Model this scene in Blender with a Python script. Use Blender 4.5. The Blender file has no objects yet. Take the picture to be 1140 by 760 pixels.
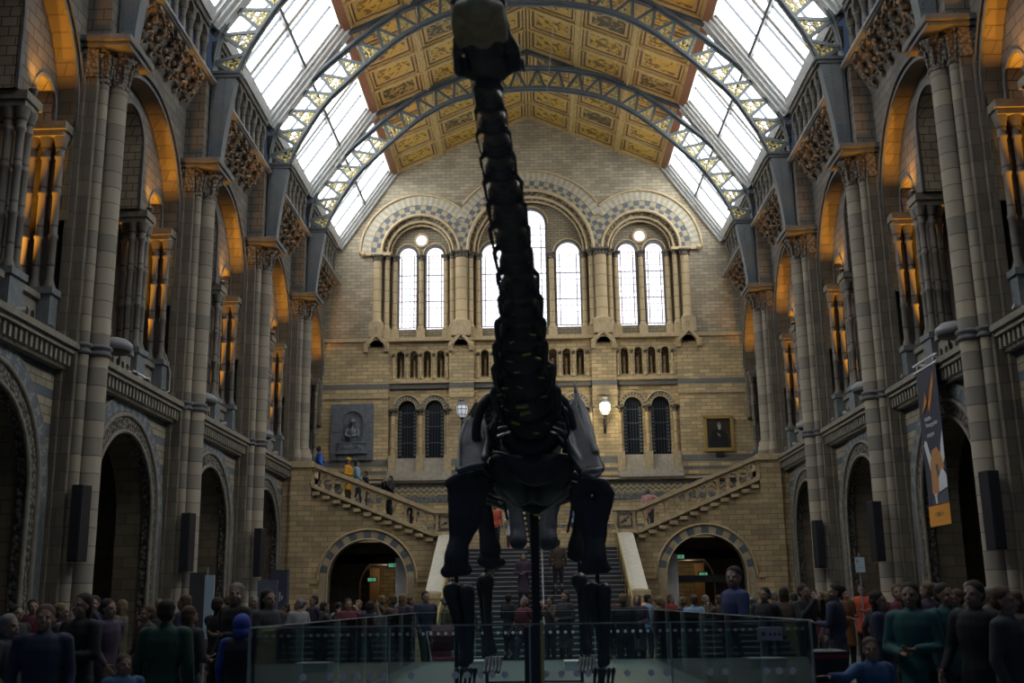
import bpy, math, random
from mathutils import Vector, Matrix
PI = math.pi
sc = bpy.context.scene
COL = sc.collection

# ------------------------------------------------------------------ camera, world, exposure
CAM = Vector((0.047, 0.0, 1.6)); PITCH, ROLL, YAW = 0.2329, -0.0145, -0.0199
def cam_axes():
    cp, sp, cr, sr, cy, sy = math.cos(PITCH), math.sin(PITCH), math.cos(ROLL), math.sin(ROLL), math.cos(YAW), math.sin(YAW)
    f = Vector((sy*cp, cy*cp, sp)); rt = Vector((cy, -sy, 0)); up = rt.cross(f)
    return cr*rt + sr*up, -sr*rt + cr*up, f
_r, _u, _f = cam_axes()
cd = bpy.data.cameras.new('camera'); cam = bpy.data.objects.new('camera', cd); COL.objects.link(cam)
M = Matrix((( _r.x, _u.x, -_f.x, CAM.x), (_r.y, _u.y, -_f.y, CAM.y), (_r.z, _u.z, -_f.z, CAM.z), (0, 0, 0, 1)))
cam.matrix_world = M
cd.sensor_width = 36; cd.lens = 36*1222.1/1140; cd.clip_end = 300
cd.dof.use_dof = True; cd.dof.focus_distance = 42; cd.dof.aperture_fstop = 2.4
sc.camera = cam
def at(u, v, Y):            # a photo measurement (1140x760) read as the place it has at depth Y
    d = _f + (u-570)/1222.1*_r - (v-380)/1222.1*_u
    return CAM + d*(Y/d.y)

w = bpy.data.worlds.new('world'); sc.world = w; w.use_nodes = True
w.node_tree.nodes['Background'].inputs[0].default_value = (0.32, 0.45, 0.75, 1)
w.node_tree.nodes['Background'].inputs[1].default_value = 0.065
sc.view_settings.view_transform = 'Standard'; sc.view_settings.look = 'None'
sc.view_settings.exposure = 0.50; sc.view_settings.gamma = 1; sc.view_settings.use_curve_mapping = False
sc.cycles.use_denoising = True
sc.cycles.max_bounces = 5; sc.cycles.diffuse_bounces = 3; sc.cycles.glossy_bounces = 3
sc.cycles.transmission_bounces = 6; sc.cycles.transparent_max_bounces = 10
sc.cycles.sample_clamp_indirect = 3.0; sc.cycles.caustics_reflective = False; sc.cycles.caustics_refractive = False
SKY_L = 5.0          # brightness of the daylight behind the roof glazing
WIN_L = 1.35
WARM = 120.0

# ------------------------------------------------------------------ mesh helper
class MB:
    def __init__(s): s.v = []; s.f = []; s.m = []; s.s = []
    def add(s, vs, fs, mi=0, sm=False):
        b = len(s.v); s.v += [tuple(p) for p in vs]
        for f in fs: s.f.append([b+i for i in f]); s.m.append(mi); s.s.append(sm)
    def box(s, x0, x1, y0, y1, z0, z1, mi=0):
        s.hexa([(x0,y0,z0),(x1,y0,z0),(x1,y1,z0),(x0,y1,z0),(x0,y0,z1),(x1,y0,z1),(x1,y1,z1),(x0,y1,z1)], mi)
    def hexa(s, p, mi=0):
        s.add(p, [(0,3,2,1),(4,5,6,7),(0,1,5,4),(1,2,6,5),(2,3,7,6),(3,0,4,7)], mi)
    def lathe(s, cx, cy, prof, n=12, mi=0, sm=True, a0=0, a1=2*PI):
        vs = []; fs = []; full = abs(a1-a0-2*PI) < 1e-6; k = n if full else n+1
        for r, z in prof:
            for i in range(k):
                a = a0+(a1-a0)*i/n; vs.append((cx+r*math.cos(a), cy+r*math.sin(a), z))
        for j in range(len(prof)-1):
            for i in range(n):
                i2 = (i+1) % k
                fs.append((j*k+i, j*k+i2, (j+1)*k+i2, (j+1)*k+i))
        s.add(vs, fs, mi, sm)
        if full:
            s.add([vs[i] for i in range(k)], [tuple(range(k))[::-1]], mi); s.add([vs[-k+i] for i in range(k)], [tuple(range(k))], mi)
    def tube(s, pts, rad, n=8, mi=0, sm=True, flat=1.0):
        pts = [Vector(p) for p in pts]
        if not hasattr(rad, '__len__'): rad = [rad]*len(pts)
        vs = []; up0 = None
        for i, p in enumerate(pts):
            t = (pts[min(i+1, len(pts)-1)]-pts[max(i-1, 0)])
            t = t.normalized() if t.length > 1e-9 else Vector((0,0,1))
            if up0 is None:
                up0 = Vector((0,0,1)) if abs(t.z) < .9 else Vector((1,0,0))
            a = t.cross(up0)
            if a.length < 1e-6: a = t.orthogonal()
            a.normalize(); b = a.cross(t).normalized(); up0 = b
            for k in range(n):
                th = 2*PI*k/n; vs.append(p+rad[i]*(math.cos(th)*a+math.sin(th)*b*flat))
        fs = []
        for j in range(len(pts)-1):
            for k in range(n):
                k2 = (k+1) % n; fs.append((j*n+k, j*n+k2, (j+1)*n+k2, (j+1)*n+k))
        s.add(vs, fs, mi, sm)
        s.add(vs[:n], [tuple(range(n))[::-1]], mi); s.add(vs[-n:], [tuple(range(n))], mi)
    def bar(s, p, q, w, h, mi=0, up=(0,0,1)):
        p = Vector(p); q = Vector(q); t = (q-p).normalized(); up = Vector(up)
        a = t.cross(up)
        if a.length < 1e-6: a = t.orthogonal()
        a = a.normalized()*w/2; b = a.cross(t).normalized()*h/2
        s.hexa([p-a-b, p+a-b, q+a-b, q-a-b, p-a+b, p+a+b, q+a+b, q-a+b], mi)
    def ball(s, c, r, mi=0, n=8, m=6, sx=1, sy=1, sz=1):
        vs = [(c[0], c[1], c[2]-r*sz)]; fs = []
        for j in range(1, m):
            ph = -PI/2+PI*j/m
            for i in range(n):
                a = 2*PI*i/n; vs.append((c[0]+r*sx*math.cos(ph)*math.cos(a), c[1]+r*sy*math.cos(ph)*math.sin(a), c[2]+r*sz*math.sin(ph)))
        vs.append((c[0], c[1], c[2]+r*sz)); L = len(vs)-1
        for i in range(n):
            i2 = (i+1) % n
            fs.append((0, 1+i2, 1+i)); fs.append((L, L-n+i, L-n+i2))
            for j in range(m-2): fs.append((1+j*n+i, 1+j*n+i2, 1+(j+1)*n+i2, 1+(j+1)*n+i))
        s.add(vs, fs, mi, True)
    def prism(s, F, poly, d0, d1, mi=0):
        """poly in (u,z), extruded from depth d0 to d1 in frame F"""
        n = len(poly); vs = [F(u, z, d0) for u, z in poly]+[F(u, z, d1) for u, z in poly]
        s.add(vs, [tuple(range(n)), tuple(range(n, 2*n))[::-1]]+[(i, (i+1) % n, n+(i+1) % n, n+i) for i in range(n)], mi)
    def fbox(s, F, u0, u1, z0, z1, d0, d1, mi=0):
        s.prism(F, [(u0,z0),(u1,z0),(u1,z1),(u0,z1)], d0, d1, mi)
    def sector(s, F, uc, zc, r0, r1, a0, a1, d0, d1, mi=0):
        P = lambda r, a, d: F(uc+r*math.cos(a), zc+r*math.sin(a), d)
        s.hexa([P(r0,a0,d0),P(r1,a0,d0),P(r1,a0,d1),P(r0,a0,d1),P(r0,a1,d0),P(r1,a1,d0),P(r1,a1,d1),P(r0,a1,d1)], mi)
    def arch(s, F, uc, zs, r0, r1, d0, d1, n=24, mi=0, zb=None, keep=None):
        ms = mi if hasattr(mi, '__len__') else (mi,)
        for k in range(n):
            a0, a1 = PI*k/n, PI*(k+1)/n; am = (a0+a1)/2; rm = (r0+r1)/2
            if keep and not keep(uc+rm*math.cos(am), zs+rm*math.sin(am)): continue
            s.sector(F, uc, zs, r0, r1, a0, a1, d0, d1, ms[k % len(ms)])
        if zb is not None and zb < zs:
            for sg in (-1, 1):
                u0, u1 = sorted((uc+sg*r0, uc+sg*r1)); s.fbox(F, u0, u1, zb, zs, d0, d1, ms[0])
    def archroll(s, F, uc, zs, r, w, d, n=24, mi=0, zb=None, keep=None):
        """round moulding of half width w following an arch"""
        pts = []
        if zb is not None: pts.append(F(uc+r, zb, d))
        for k in range(n+1):
            a = PI*k/n; u, z = uc+r*math.cos(a), zs+r*math.sin(a)
            if keep and not keep(u, z): continue
            pts.append(F(u, z, d))
        if zb is not None: pts.append(F(uc-r, zb, d))
        if len(pts) > 1: s.tube(pts, w, 6, mi)
    def wall(s, F, u0, u1, z0, z1, d0, d1, ops=(), mi=0, mr=None, n=14):
        """wall with round-headed openings (uc, half width, spring z, bottom z); z1 may be a function of u"""
        top = z1 if callable(z1) else (lambda u: z1)
        mr = mi if mr is None else mr
        def quad(a, b, za, zb_, ta, tb):
            for d in (d0, d1): s.add([F(a,za,d),F(b,zb_,d),F(b,tb,d),F(a,ta,d)], [(0,1,2,3)], mi)
        def solid(a, b):
            if b-a < 1e-6: return
            k = 8 if callable(z1) else 1
            for i in range(k):
                p, q = a+(b-a)*i/k, a+(b-a)*(i+1)/k; quad(p, q, z0, z0, top(p), top(q))
        cur = u0
        for uc, r, zs, zb in sorted(ops):
            solid(cur, uc-r); cur = uc+r
            pts = [(uc-r*math.cos(PI*k/n), zs+r*math.sin(PI*k/n)) for k in range(n+1)]
            for (a, za), (b, zb2) in zip(pts, pts[1:]):
                quad(a, b, za, zb2, top(a), top(b))
                s.add([F(a,za,d0),F(b,zb2,d0),F(b,zb2,d1),F(a,za,d1)], [(0,1,2,3)], mr)
            for u in (uc-r, uc+r): s.add([F(u,zb,d0),F(u,zs,d0),F(u,zs,d1),F(u,zb,d1)], [(0,1,2,3)], mr)
            if zb > z0+1e-6:
                quad(uc-r, uc+r, z0, z0, zb, zb)
                s.add([F(uc-r,zb,d0),F(uc+r,zb,d0),F(uc+r,zb,d1),F(uc-r,zb,d1)], [(0,1,2,3)], mr)
        solid(cur, u1)
        for u in (u0, u1): s.add([F(u,z0,d0),F(u,top(u),d0),F(u,top(u),d1),F(u,z0,d1)], [(0,1,2,3)], mi)
        if not callable(z1): s.add([F(u0,z1,d0),F(u1,z1,d0),F(u1,z1,d1),F(u0,z1,d1)], [(0,1,2,3)], mi)
    def build(s, name, mats, parent=None, loc=None, rz=0, kind=None, bevel=0):
        me = bpy.data.meshes.new(name); me.from_pydata(s.v, [], s.f)
        if not hasattr(mats, '__len__'): mats = [mats]
        for m in mats: me.materials.append(m)
        me.polygons.foreach_set('material_index', s.m); me.polygons.foreach_set('use_smooth', s.s)
        me.update()
        o = bpy.data.objects.new(name, me); COL.objects.link(o)
        if parent: o.parent = parent
        if loc: o.location = loc
        if rz: o.rotation_euler = (0, 0, rz)
        if kind: o['kind'] = kind
        if bevel:
            b = o.modifiers.new('b', 'BEVEL'); b.width = bevel; b.segments = 2; b.limit_method = 'ANGLE'
        return o

def tag(o, label=None, cat=None, group=None, kind=None):
    if label: o['label'] = label
    if cat: o['category'] = cat
    if group: o['group'] = group
    if kind: o['kind'] = kind
    return o
def empty(name, loc=(0,0,0), rz=0):
    o = bpy.data.objects.new(name, None); COL.objects.link(o); o.location = loc; o.rotation_euler = (0,0,rz); o.empty_display_size = .1
    return o
KIDS = {}
def copy_tree(o, parent=None):
    kids = KIDS.get(o.name)
    if kids is None: kids = KIDS[o.name] = list(o.children)
    c = o.copy(); COL.objects.link(c); c.parent = parent
    for ch in kids: copy_tree(ch, c)
    return c

# ------------------------------------------------------------------ materials
def new_mat(name):
    m = bpy.data.materials.new(name); m.use_nodes = True; nt = m.node_tree; b = nt.nodes['Principled BSDF']
    return m, nt, b
def N(nt, t, **k):
    n = nt.nodes.new(t)
    for a, v in k.items(): setattr(n, a, v)
    return n
def pl(name, c, rough=.7, metal=0, em=0, emc=None, noise=0, nscale=6, coat=0):
    m, nt, b = new_mat(name)
    b.inputs['Base Color'].default_value = (*c, 1); b.inputs['Roughness'].default_value = rough; b.inputs['Metallic'].default_value = metal
    if em: b.inputs['Emission Color'].default_value = (*(emc or c), 1); b.inputs['Emission Strength'].default_value = em
    if coat: b.inputs['Coat Weight'].default_value = coat
    if noise:
        tc = N(nt, 'ShaderNodeTexCoord'); no = N(nt, 'ShaderNodeTexNoise'); no.inputs['Scale'].default_value = nscale; no.inputs['Detail'].default_value = 4
        hs = N(nt, 'ShaderNodeMix', data_type='RGBA', blend_type='MULTIPLY'); hs.inputs[0].default_value = 1
        mr = N(nt, 'ShaderNodeMapRange'); mr.inputs[3].default_value = 1-noise; mr.inputs[4].default_value = 1+noise*.6
        mr.inputs[1].default_value = .3; mr.inputs[2].default_value = .7
        nt.links.new(tc.outputs['Object'], no.inputs['Vector']); nt.links.new(no.outputs['Fac'], mr.inputs[0])
        hs.inputs[6].default_value = (*c, 1); nt.links.new(mr.outputs[0], hs.inputs[7]); nt.links.new(hs.outputs[2], b.inputs['Base Color'])
    return m
def coords(nt, axes):
    tc = N(nt, 'ShaderNodeTexCoord'); sp = N(nt, 'ShaderNodeSeparateXYZ'); nt.links.new(tc.outputs['Object'], sp.inputs[0])
    cb = N(nt, 'ShaderNodeCombineXYZ')
    if axes[1] == 'Z':
        ad = N(nt, 'ShaderNodeMath', operation='ADD'); nt.links.new(sp.outputs[0], ad.inputs[0]); nt.links.new(sp.outputs[1], ad.inputs[1]); nt.links.new(ad.outputs[0], cb.inputs[0])
    else: nt.links.new(sp.outputs['XYZ'.index(axes[0])], cb.inputs[0])
    nt.links.new(sp.outputs['XYZ'.index(axes[1])], cb.inputs[1])
    return tc, sp, cb
def stone(name, c1, c2, mortar=(.12,.1,.07), w=.5, h=.22, axes='YZ', stain=.25, bump=.3, bands=None):
    m, nt, b = new_mat(name); L = nt.links.new
    tc, sp, cb = coords(nt, axes)
    br = N(nt, 'ShaderNodeTexBrick'); br.inputs['Scale'].default_value = 1
    br.inputs['Color1'].default_value = (*c1, 1); br.inputs['Color2'].default_value = (*c2, 1); br.inputs['Mortar'].default_value = (*mortar, 1)
    br.inputs['Brick Width'].default_value = w; br.inputs['Row Height'].default_value = h; br.inputs['Mortar Size'].default_value = .012; br.inputs['Bias'].default_value = -.1
    L(cb.outputs[0], br.inputs['Vector']); col = br.outputs['Color']
    if bands:      # horizontal bands of another colour: (colour, [(z0,z1),...]) or (colour, period, width)
        bc, lst = bands
        acc = None
        for z0, z1 in lst:
            g = N(nt, 'ShaderNodeMath', operation='GREATER_THAN'); g.inputs[1].default_value = z0; L(sp.outputs[2], g.inputs[0])
            l = N(nt, 'ShaderNodeMath', operation='LESS_THAN'); l.inputs[1].default_value = z1; L(sp.outputs[2], l.inputs[0])
            x = N(nt, 'ShaderNodeMath', operation='MULTIPLY'); L(g.outputs[0], x.inputs[0]); L(l.outputs[0], x.inputs[1])
            if acc is None: acc = x.outputs[0]
            else:
                a = N(nt, 'ShaderNodeMath', operation='MAXIMUM'); L(acc, a.inputs[0]); L(x.outputs[0], a.inputs[1]); acc = a.outputs[0]
        br2 = N(nt, 'ShaderNodeTexBrick'); br2.inputs['Scale'].default_value = 1
        br2.inputs['Color1'].default_value = (*bc, 1); br2.inputs['Color2'].default_value = (*[v*.8 for v in bc], 1); br2.inputs['Mortar'].default_value = (*mortar, 1)
        br2.inputs['Brick Width'].default_value = w; br2.inputs['Row Height'].default_value = h; br2.inputs['Mortar Size'].default_value = .012
        L(cb.outputs[0], br2.inputs['Vector'])
        mx = N(nt, 'ShaderNodeMix', data_type='RGBA'); L(acc, mx.inputs[0]); L(col, mx.inputs[6]); L(br2.outputs['Color'], mx.inputs[7]); col = mx.outputs[2]
    no = N(nt, 'ShaderNodeTexNoise'); no.inputs['Scale'].default_value = .9; no.inputs['Detail'].default_value = 6; L(tc.outputs['Object'], no.inputs['Vector'])
    mr = N(nt, 'ShaderNodeMapRange'); mr.inputs[1].default_value = .3; mr.inputs[2].default_value = .7; mr.inputs[3].default_value = 1-stain; mr.inputs[4].default_value = 1+stain*.4
    L(no.outputs['Fac'], mr.inputs[0])
    mu = N(nt, 'ShaderNodeMix', data_type='RGBA', blend_type='MULTIPLY'); mu.inputs[0].default_value = 1; L(col, mu.inputs[6]); L(mr.outputs[0], mu.inputs[7])
    L(mu.outputs[2], b.inputs['Base Color']); b.inputs['Roughness'].default_value = .85
    bp = N(nt, 'ShaderNodeBump'); bp.inputs['Strength'].default_value = bump; bp.inputs['Distance'].default_value = .02; bp.invert = True
    L(br.outputs['Fac'], bp.inputs['Height']); L(bp.outputs[0], b.inputs['Normal'])
    return m
def drums(name, c1, c2, h=.4):
    m, nt, b = new_mat(name); L = nt.links.new
    tc, sp, cb = coords(nt, 'XZ')
    dv = N(nt, 'ShaderNodeMath', operation='DIVIDE'); dv.inputs[1].default_value = h; L(sp.outputs[2], dv.inputs[0])
    fl = N(nt, 'ShaderNodeMath', operation='FLOOR'); L(dv.outputs[0], fl.inputs[0]); fr = N(nt, 'ShaderNodeMath', operation='FRACT'); L(dv.outputs[0], fr.inputs[0])
    wn = N(nt, 'ShaderNodeTexWhiteNoise', noise_dimensions='1D'); L(fl.outputs[0], wn.inputs['W'])
    mx = N(nt, 'ShaderNodeMix', data_type='RGBA'); L(wn.outputs['Value'], mx.inputs[0]); mx.inputs[6].default_value = (*c1, 1); mx.inputs[7].default_value = (*c2, 1)
    lt = N(nt, 'ShaderNodeMath', operation='GREATER_THAN'); lt.inputs[1].default_value = .06; L(fr.outputs[0], lt.inputs[0])
    mr = N(nt, 'ShaderNodeMapRange'); mr.inputs[3].default_value = .45; mr.inputs[4].default_value = 1; L(lt.outputs[0], mr.inputs[0])
    mu = N(nt, 'ShaderNodeMix', data_type='RGBA', blend_type='MULTIPLY'); mu.inputs[0].default_value = 1; L(mx.outputs[2], mu.inputs[6]); L(mr.outputs[0], mu.inputs[7])
    L(mu.outputs[2], b.inputs['Base Color']); b.inputs['Roughness'].default_value = .8
    bp = N(nt, 'ShaderNodeBump'); bp.inputs['Strength'].default_value = .5; bp.inputs['Distance'].default_value = .015; L(lt.outputs[0], bp.inputs['Height']); L(bp.outputs[0], b.inputs['Normal'])
    return m
def carved(name, c, dark, scale=9, bump=.9):
    m, nt, b = new_mat(name); L = nt.links.new
    tc = N(nt, 'ShaderNodeTexCoord'); vo = N(nt, 'ShaderNodeTexVoronoi'); vo.inputs['Scale'].default_value = scale; L(tc.outputs['Object'], vo.inputs['Vector'])
    cr = N(nt, 'ShaderNodeValToRGB'); cr.color_ramp.elements[0].color = (*c, 1); cr.color_ramp.elements[1].color = (*dark, 1)
    cr.color_ramp.elements[0].position = .25; cr.color_ramp.elements[1].position = .7; L(vo.outputs['Distance'], cr.inputs[0]); L(cr.outputs[0], b.inputs['Base Color'])
    bp = N(nt, 'ShaderNodeBump'); bp.inputs['Strength'].default_value = bump; bp.inputs['Distance'].default_value = .05; bp.invert = True
    L(vo.outputs['Distance'], bp.inputs['Height']); L(bp.outputs[0], b.inputs['Normal']); b.inputs['Roughness'].default_value = .85
    return m
def emis(name, c, s):
    m, nt, b = new_mat(name); b.inputs['Base Color'].default_value = (.6,.6,.6,1); b.inputs['Emission Color'].default_value = (*c, 1); b.inputs['Emission Strength'].default_value = s
    return m

BUFF = (.40,.315,.19); BUFF2 = (.30,.24,.16); GREY = (.24,.225,.19); BLUE = (.12,.14,.16)
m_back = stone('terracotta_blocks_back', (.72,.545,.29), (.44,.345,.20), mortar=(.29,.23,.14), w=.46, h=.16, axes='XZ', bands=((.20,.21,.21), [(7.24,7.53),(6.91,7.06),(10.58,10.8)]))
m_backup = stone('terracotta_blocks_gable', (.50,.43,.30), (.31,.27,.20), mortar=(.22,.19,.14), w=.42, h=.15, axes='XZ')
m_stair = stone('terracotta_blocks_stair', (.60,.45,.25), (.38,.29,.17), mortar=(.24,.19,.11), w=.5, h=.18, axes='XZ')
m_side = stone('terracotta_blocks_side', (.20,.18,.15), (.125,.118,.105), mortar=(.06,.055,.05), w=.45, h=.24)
m_sidelow = stone('banded_spandrel_blocks', (.33,.29,.20), (.24,.215,.155), w=.45, h=.16, bands=((.10,.13,.17), [(3.2,3.45),(3.95,4.2),(4.7,4.95),(5.45,5.62),(5.9,6.2)]))
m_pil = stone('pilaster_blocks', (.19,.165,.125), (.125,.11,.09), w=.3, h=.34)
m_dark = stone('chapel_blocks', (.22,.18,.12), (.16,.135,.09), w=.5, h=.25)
m_dim = pl('dark_plaster', (.10,.09,.08), .9, noise=.3)  # one dark plaster tone for the gallery passage and the landing
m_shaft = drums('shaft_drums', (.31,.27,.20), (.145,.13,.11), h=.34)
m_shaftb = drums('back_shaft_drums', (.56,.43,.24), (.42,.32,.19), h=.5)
m_small = drums('colonnette_drums', (.21,.19,.165), (.15,.14,.125), h=.8)
m_trim = pl('stone_trim', (.22,.20,.16), .8, noise=.25)
m_trimb = pl('buff_stone_trim', (.54,.42,.25), .8, noise=.2)
m_slate = pl('dark_stone_moulding', (.13,.13,.13), .75, noise=.2)
m_blue = pl('blue_terracotta', BLUE, .8, noise=.25)
m_buffv = pl('buff_voussoir', (.42,.35,.22), .8, noise=.2)
m_pale = pl('pale_voussoir', (.46,.44,.38), .8, noise=.2)
m_carve = carved('carved_archivolt', (.19,.175,.145), (.03,.03,.028), 11)
m_leaf = carved('carved_leaf_bracket', (.30,.21,.12), (.08,.06,.045), 6)
m_cap = carved('carved_capital', (.24,.20,.15), (.08,.07,.06), 14)
m_iron = pl('blue_grey_painted_iron', (.095,.115,.13), .45, noise=.15, nscale=3)
m_irond = pl('dark_painted_iron', (.05,.06,.07), .5)
m_gilt = pl('gilded_leaf', (.50,.42,.18), .45, metal=.3)
m_sky = emis('daylit_roof_glass', (.93,.97,1.0), SKY_L)
m_frame = pl('white_painted_glazing_frame', (.62,.63,.62), .5, noise=.1)
m_framed = pl('grey_glazing_bar', (.10,.11,.12), .5)
# ------------------------------------------------------------------ the hall: side walls, bay by bay
W = 8.5; BAY = 6.39; Y0 = 14.44
COLY = [Y0+BAY*i for i in range(5)]              # 14.44 20.83 27.22 33.61 40.0
YB = 46.38                                      # face of the end wall
BAYC = [Y0+BAY*(i+.5) for i in range(-1, 5)]      # bay centres from behind the first column to the end wall
FS = lambda u, z, d: (d, u, z)                   # side frame: x = distance behind the column line, y = along the wall
FB = lambda u, z, d: (u, YB+d, z)                # end-wall frame
gnd = MB(); gnd.box(-16, 16, -6, 60, -.3, 0); 
def floor_mat():
    m, nt, b = new_mat('grey_stone_floor'); L = nt.links.new
    tc, sp, cb = coords(nt, 'XY'); br = N(nt, 'ShaderNodeTexBrick'); br.inputs['Scale'].default_value = 1; br.offset = 0
    br.inputs['Color1'].default_value = (.16,.165,.165,1); br.inputs['Color2'].default_value = (.12,.125,.13,1); br.inputs['Mortar'].default_value = (.05,.05,.05,1)
    br.inputs['Brick Width'].default_value = .6; br.inputs['Row Height'].default_value = .6; br.inputs['Mortar Size'].default_value = .01
    L(cb.outputs[0], br.inputs['Vector']); L(br.outputs['Color'], b.inputs['Base Color']); b.inputs['Roughness'].default_value = .35
    return m
tag(gnd.build('floor', floor_mat()), kind='structure')

def side_wall(sgn, name):
    root = tag(empty(name, (sgn*W, 0, 0), 0 if sgn > 0 else PI), kind='structure')
    cs = [c*sgn for c in BAYC]                   # the left wall is the same wall turned round
    ends = sorted([(Y0-BAY)*sgn, YB*sgn]); u0, u1 = ends
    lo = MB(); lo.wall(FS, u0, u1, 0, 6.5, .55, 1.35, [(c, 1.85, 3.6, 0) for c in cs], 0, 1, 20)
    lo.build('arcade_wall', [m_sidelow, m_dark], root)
    bl = MB(); ar = MB(); rl = MB()
    for c in cs:
        bl.arch(FS, c, 3.6, 2.24, 2.52, .50, .6, 40, (0, 1), zb=0)
        ar.arch(FS, c, 3.6, 1.80, 2.12, .50, .7, 30, 0, zb=0)
        rl.archroll(FS, c, 3.6, 2.17, .06, .5, 30, 0, zb=0); rl.archroll(FS, c, 3.6, 1.80, .05, .5, 30, 0, zb=0); rl.archroll(FS, c, 3.6, 2.54, .03, .52, 30, 0, zb=0)
        ar.arch(FS, c, 3.3, 1.25, 1.6, 2.6, 3.0, 24, 0, zb=0)
    bl.build('leaf_patterned_arch_band', [m_blue, carved('leaf_band', (.26,.28,.28), (.13,.155,.18), 16, .3)], root)
    ar.build('carved_archivolt', m_carve, root); rl.build('arch_moulding', m_trim, root)
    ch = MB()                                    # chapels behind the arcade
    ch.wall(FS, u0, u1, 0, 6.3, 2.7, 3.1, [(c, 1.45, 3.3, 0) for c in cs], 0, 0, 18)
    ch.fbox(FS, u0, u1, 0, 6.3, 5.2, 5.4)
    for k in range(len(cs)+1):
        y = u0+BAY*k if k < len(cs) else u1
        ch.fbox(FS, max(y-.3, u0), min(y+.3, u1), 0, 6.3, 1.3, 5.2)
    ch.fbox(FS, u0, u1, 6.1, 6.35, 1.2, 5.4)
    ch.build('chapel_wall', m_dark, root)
    # balcony ledge with its little corbel arcade
    le = MB(); le.fbox(FS, u0, u1, 6.32, 6.42, .22, 1.5); le.fbox(FS, u0, u1, 6.42, 6.54, .16, 1.5); le.fbox(FS, u0, u1, 6.02, 6.08, .38, .6)
    le.build('balcony_ledge', m_trim, root)
    co = MB(); n = int((u1-u0)/.2)
    for i in range(n):
        y = u0+(i+.5)*(u1-u0)/n
        co.fbox(FS, y-.045, y+.045, 6.08, 6.32, .27, .56); co.arch(FS, y+.1, 6.22, .055, .1, .3, .56, 6)
    co.build('corbel_arcade', m_trim, root)
    # gallery front: great arch of each bay, and behind it the three-light screen
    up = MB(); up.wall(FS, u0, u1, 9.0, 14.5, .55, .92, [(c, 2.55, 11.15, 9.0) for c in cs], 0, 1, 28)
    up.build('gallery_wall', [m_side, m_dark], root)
    sc_ = MB(); so = MB()
    for c in cs:
        ops = [(c-1.92, .43, 11.3, 10.95), (c, .75, 12.5, 10.95), (c+1.92, .43, 11.3, 10.95)]
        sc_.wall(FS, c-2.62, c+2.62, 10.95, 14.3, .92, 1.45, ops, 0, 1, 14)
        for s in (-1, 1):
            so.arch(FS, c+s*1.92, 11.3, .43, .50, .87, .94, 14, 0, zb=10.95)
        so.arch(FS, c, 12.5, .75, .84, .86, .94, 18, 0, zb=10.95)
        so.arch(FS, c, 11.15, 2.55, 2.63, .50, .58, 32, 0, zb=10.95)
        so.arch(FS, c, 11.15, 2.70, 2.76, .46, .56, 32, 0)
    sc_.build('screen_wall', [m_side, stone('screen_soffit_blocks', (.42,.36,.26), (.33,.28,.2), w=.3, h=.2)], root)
    so.build('arch_moulding', m_slate, root)
    ga = MB()                                    # the gallery passage
    ga.wall(FS, u0, u1, 6.5, 15.0, 4.2, 4.6, [(c, 1.0, 11.2, 8.2) for c in cs], 0, 0, 14)
    ga.fbox(FS, u0, u1, 14.4, 15.0, .92, 4.6); ga.fbox(FS, u0, u1, 6.3, 6.5, 1.4, 5.2)
    ga.fbox(FS, u0, u1, 6.5, 14, 5.2, 5.3)
    for k in range(len(cs)+1):
        y = u0+BAY*k if k < len(cs) else u1
        ga.fbox(FS, max(y-.45, u0), min(y+.45, u1), 6.5, 14.4, .92, 1.7)
        ga.fbox(FS, max(y-.2, u0), min(y+.2, u1), 11.5, 14.4, 1.7, 4.3)
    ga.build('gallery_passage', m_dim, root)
    cl = MB()                                    # wall behind the top walk, and the sloped corbelling that carries it
    cl.fbox(FS, u0, u1, 14.5, 17.0, 1.0, 1.3, 0); cl.prism(lambda u, z, d: (u, d, z), [(.55,14.3),(.62,14.3),(.12,15.3),(.55,15.3),(1.1,15.3),(1.1,14.3)], u0, u1, 0)
    cl.build('clerestory_wall', [m_side], root)
    tr = MB(); tr.fbox(FS, u0, u1, 15.3, 15.44, -.06, 1.1); tr.tube([FS(u0, 15.37, -.09), FS(u1, 15.37, -.09)], .045, 8)
    tr.build('walkway_edge', pl('grey_metal_edge', (.26,.28,.30), .5), root)
    return root
wr = side_wall(1, 'wall_right'); wl = side_wall(-1, 'wall_left')

# carved bracket bands, one to a bay
br = MB()
for i in range(8):
    y = -2.2+4.4*i/7
    br.tube([(.60,y,14.36),(.50,y,14.42),(.44,y,14.58),(.50,y,14.72),(.40,y,14.84),(.26,y,14.86),(.16,y,14.98),(.22,y,15.12),(.10,y,15.2)], [.05,.08,.10,.075,.09,.11,.10,.08,.09], 7, 0, True, .9)
    for (x, z, r, dy) in ((.40,14.5,.06,.10),(.30,14.78,.07,.12),(.12,14.95,.065,.12),(.05,15.12,.06,.11),(.2,15.2,.07,.13),(.47,14.62,.05,.12)):
        for s in (-1, 1): br.ball((x, y+s*dy, z), r, 0, 6, 4, 1.2, .8, 1.0)
    br.tube([(.30,y-.12,14.62),(.2,y,14.66),(.30,y+.12,14.62)], [.03,.05,.03], 5)
    br.fbox(FS, y-.17, y+.17, 15.18, 15.3, .0, .5)
for i in range(7):
    y = -2.2+4.4*(i+.5)/7; br.arch(FS, y, 15.02, .17, .26, .08, .3, 8)
    br.ball((.36, y, 14.66), .07, 0, 6, 4)
brk = br.build('carved_bracket_band', m_leaf)
tag(brk, 'x', 'carved brackets', 'carved leaf bracket bands under the top walk')
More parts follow.
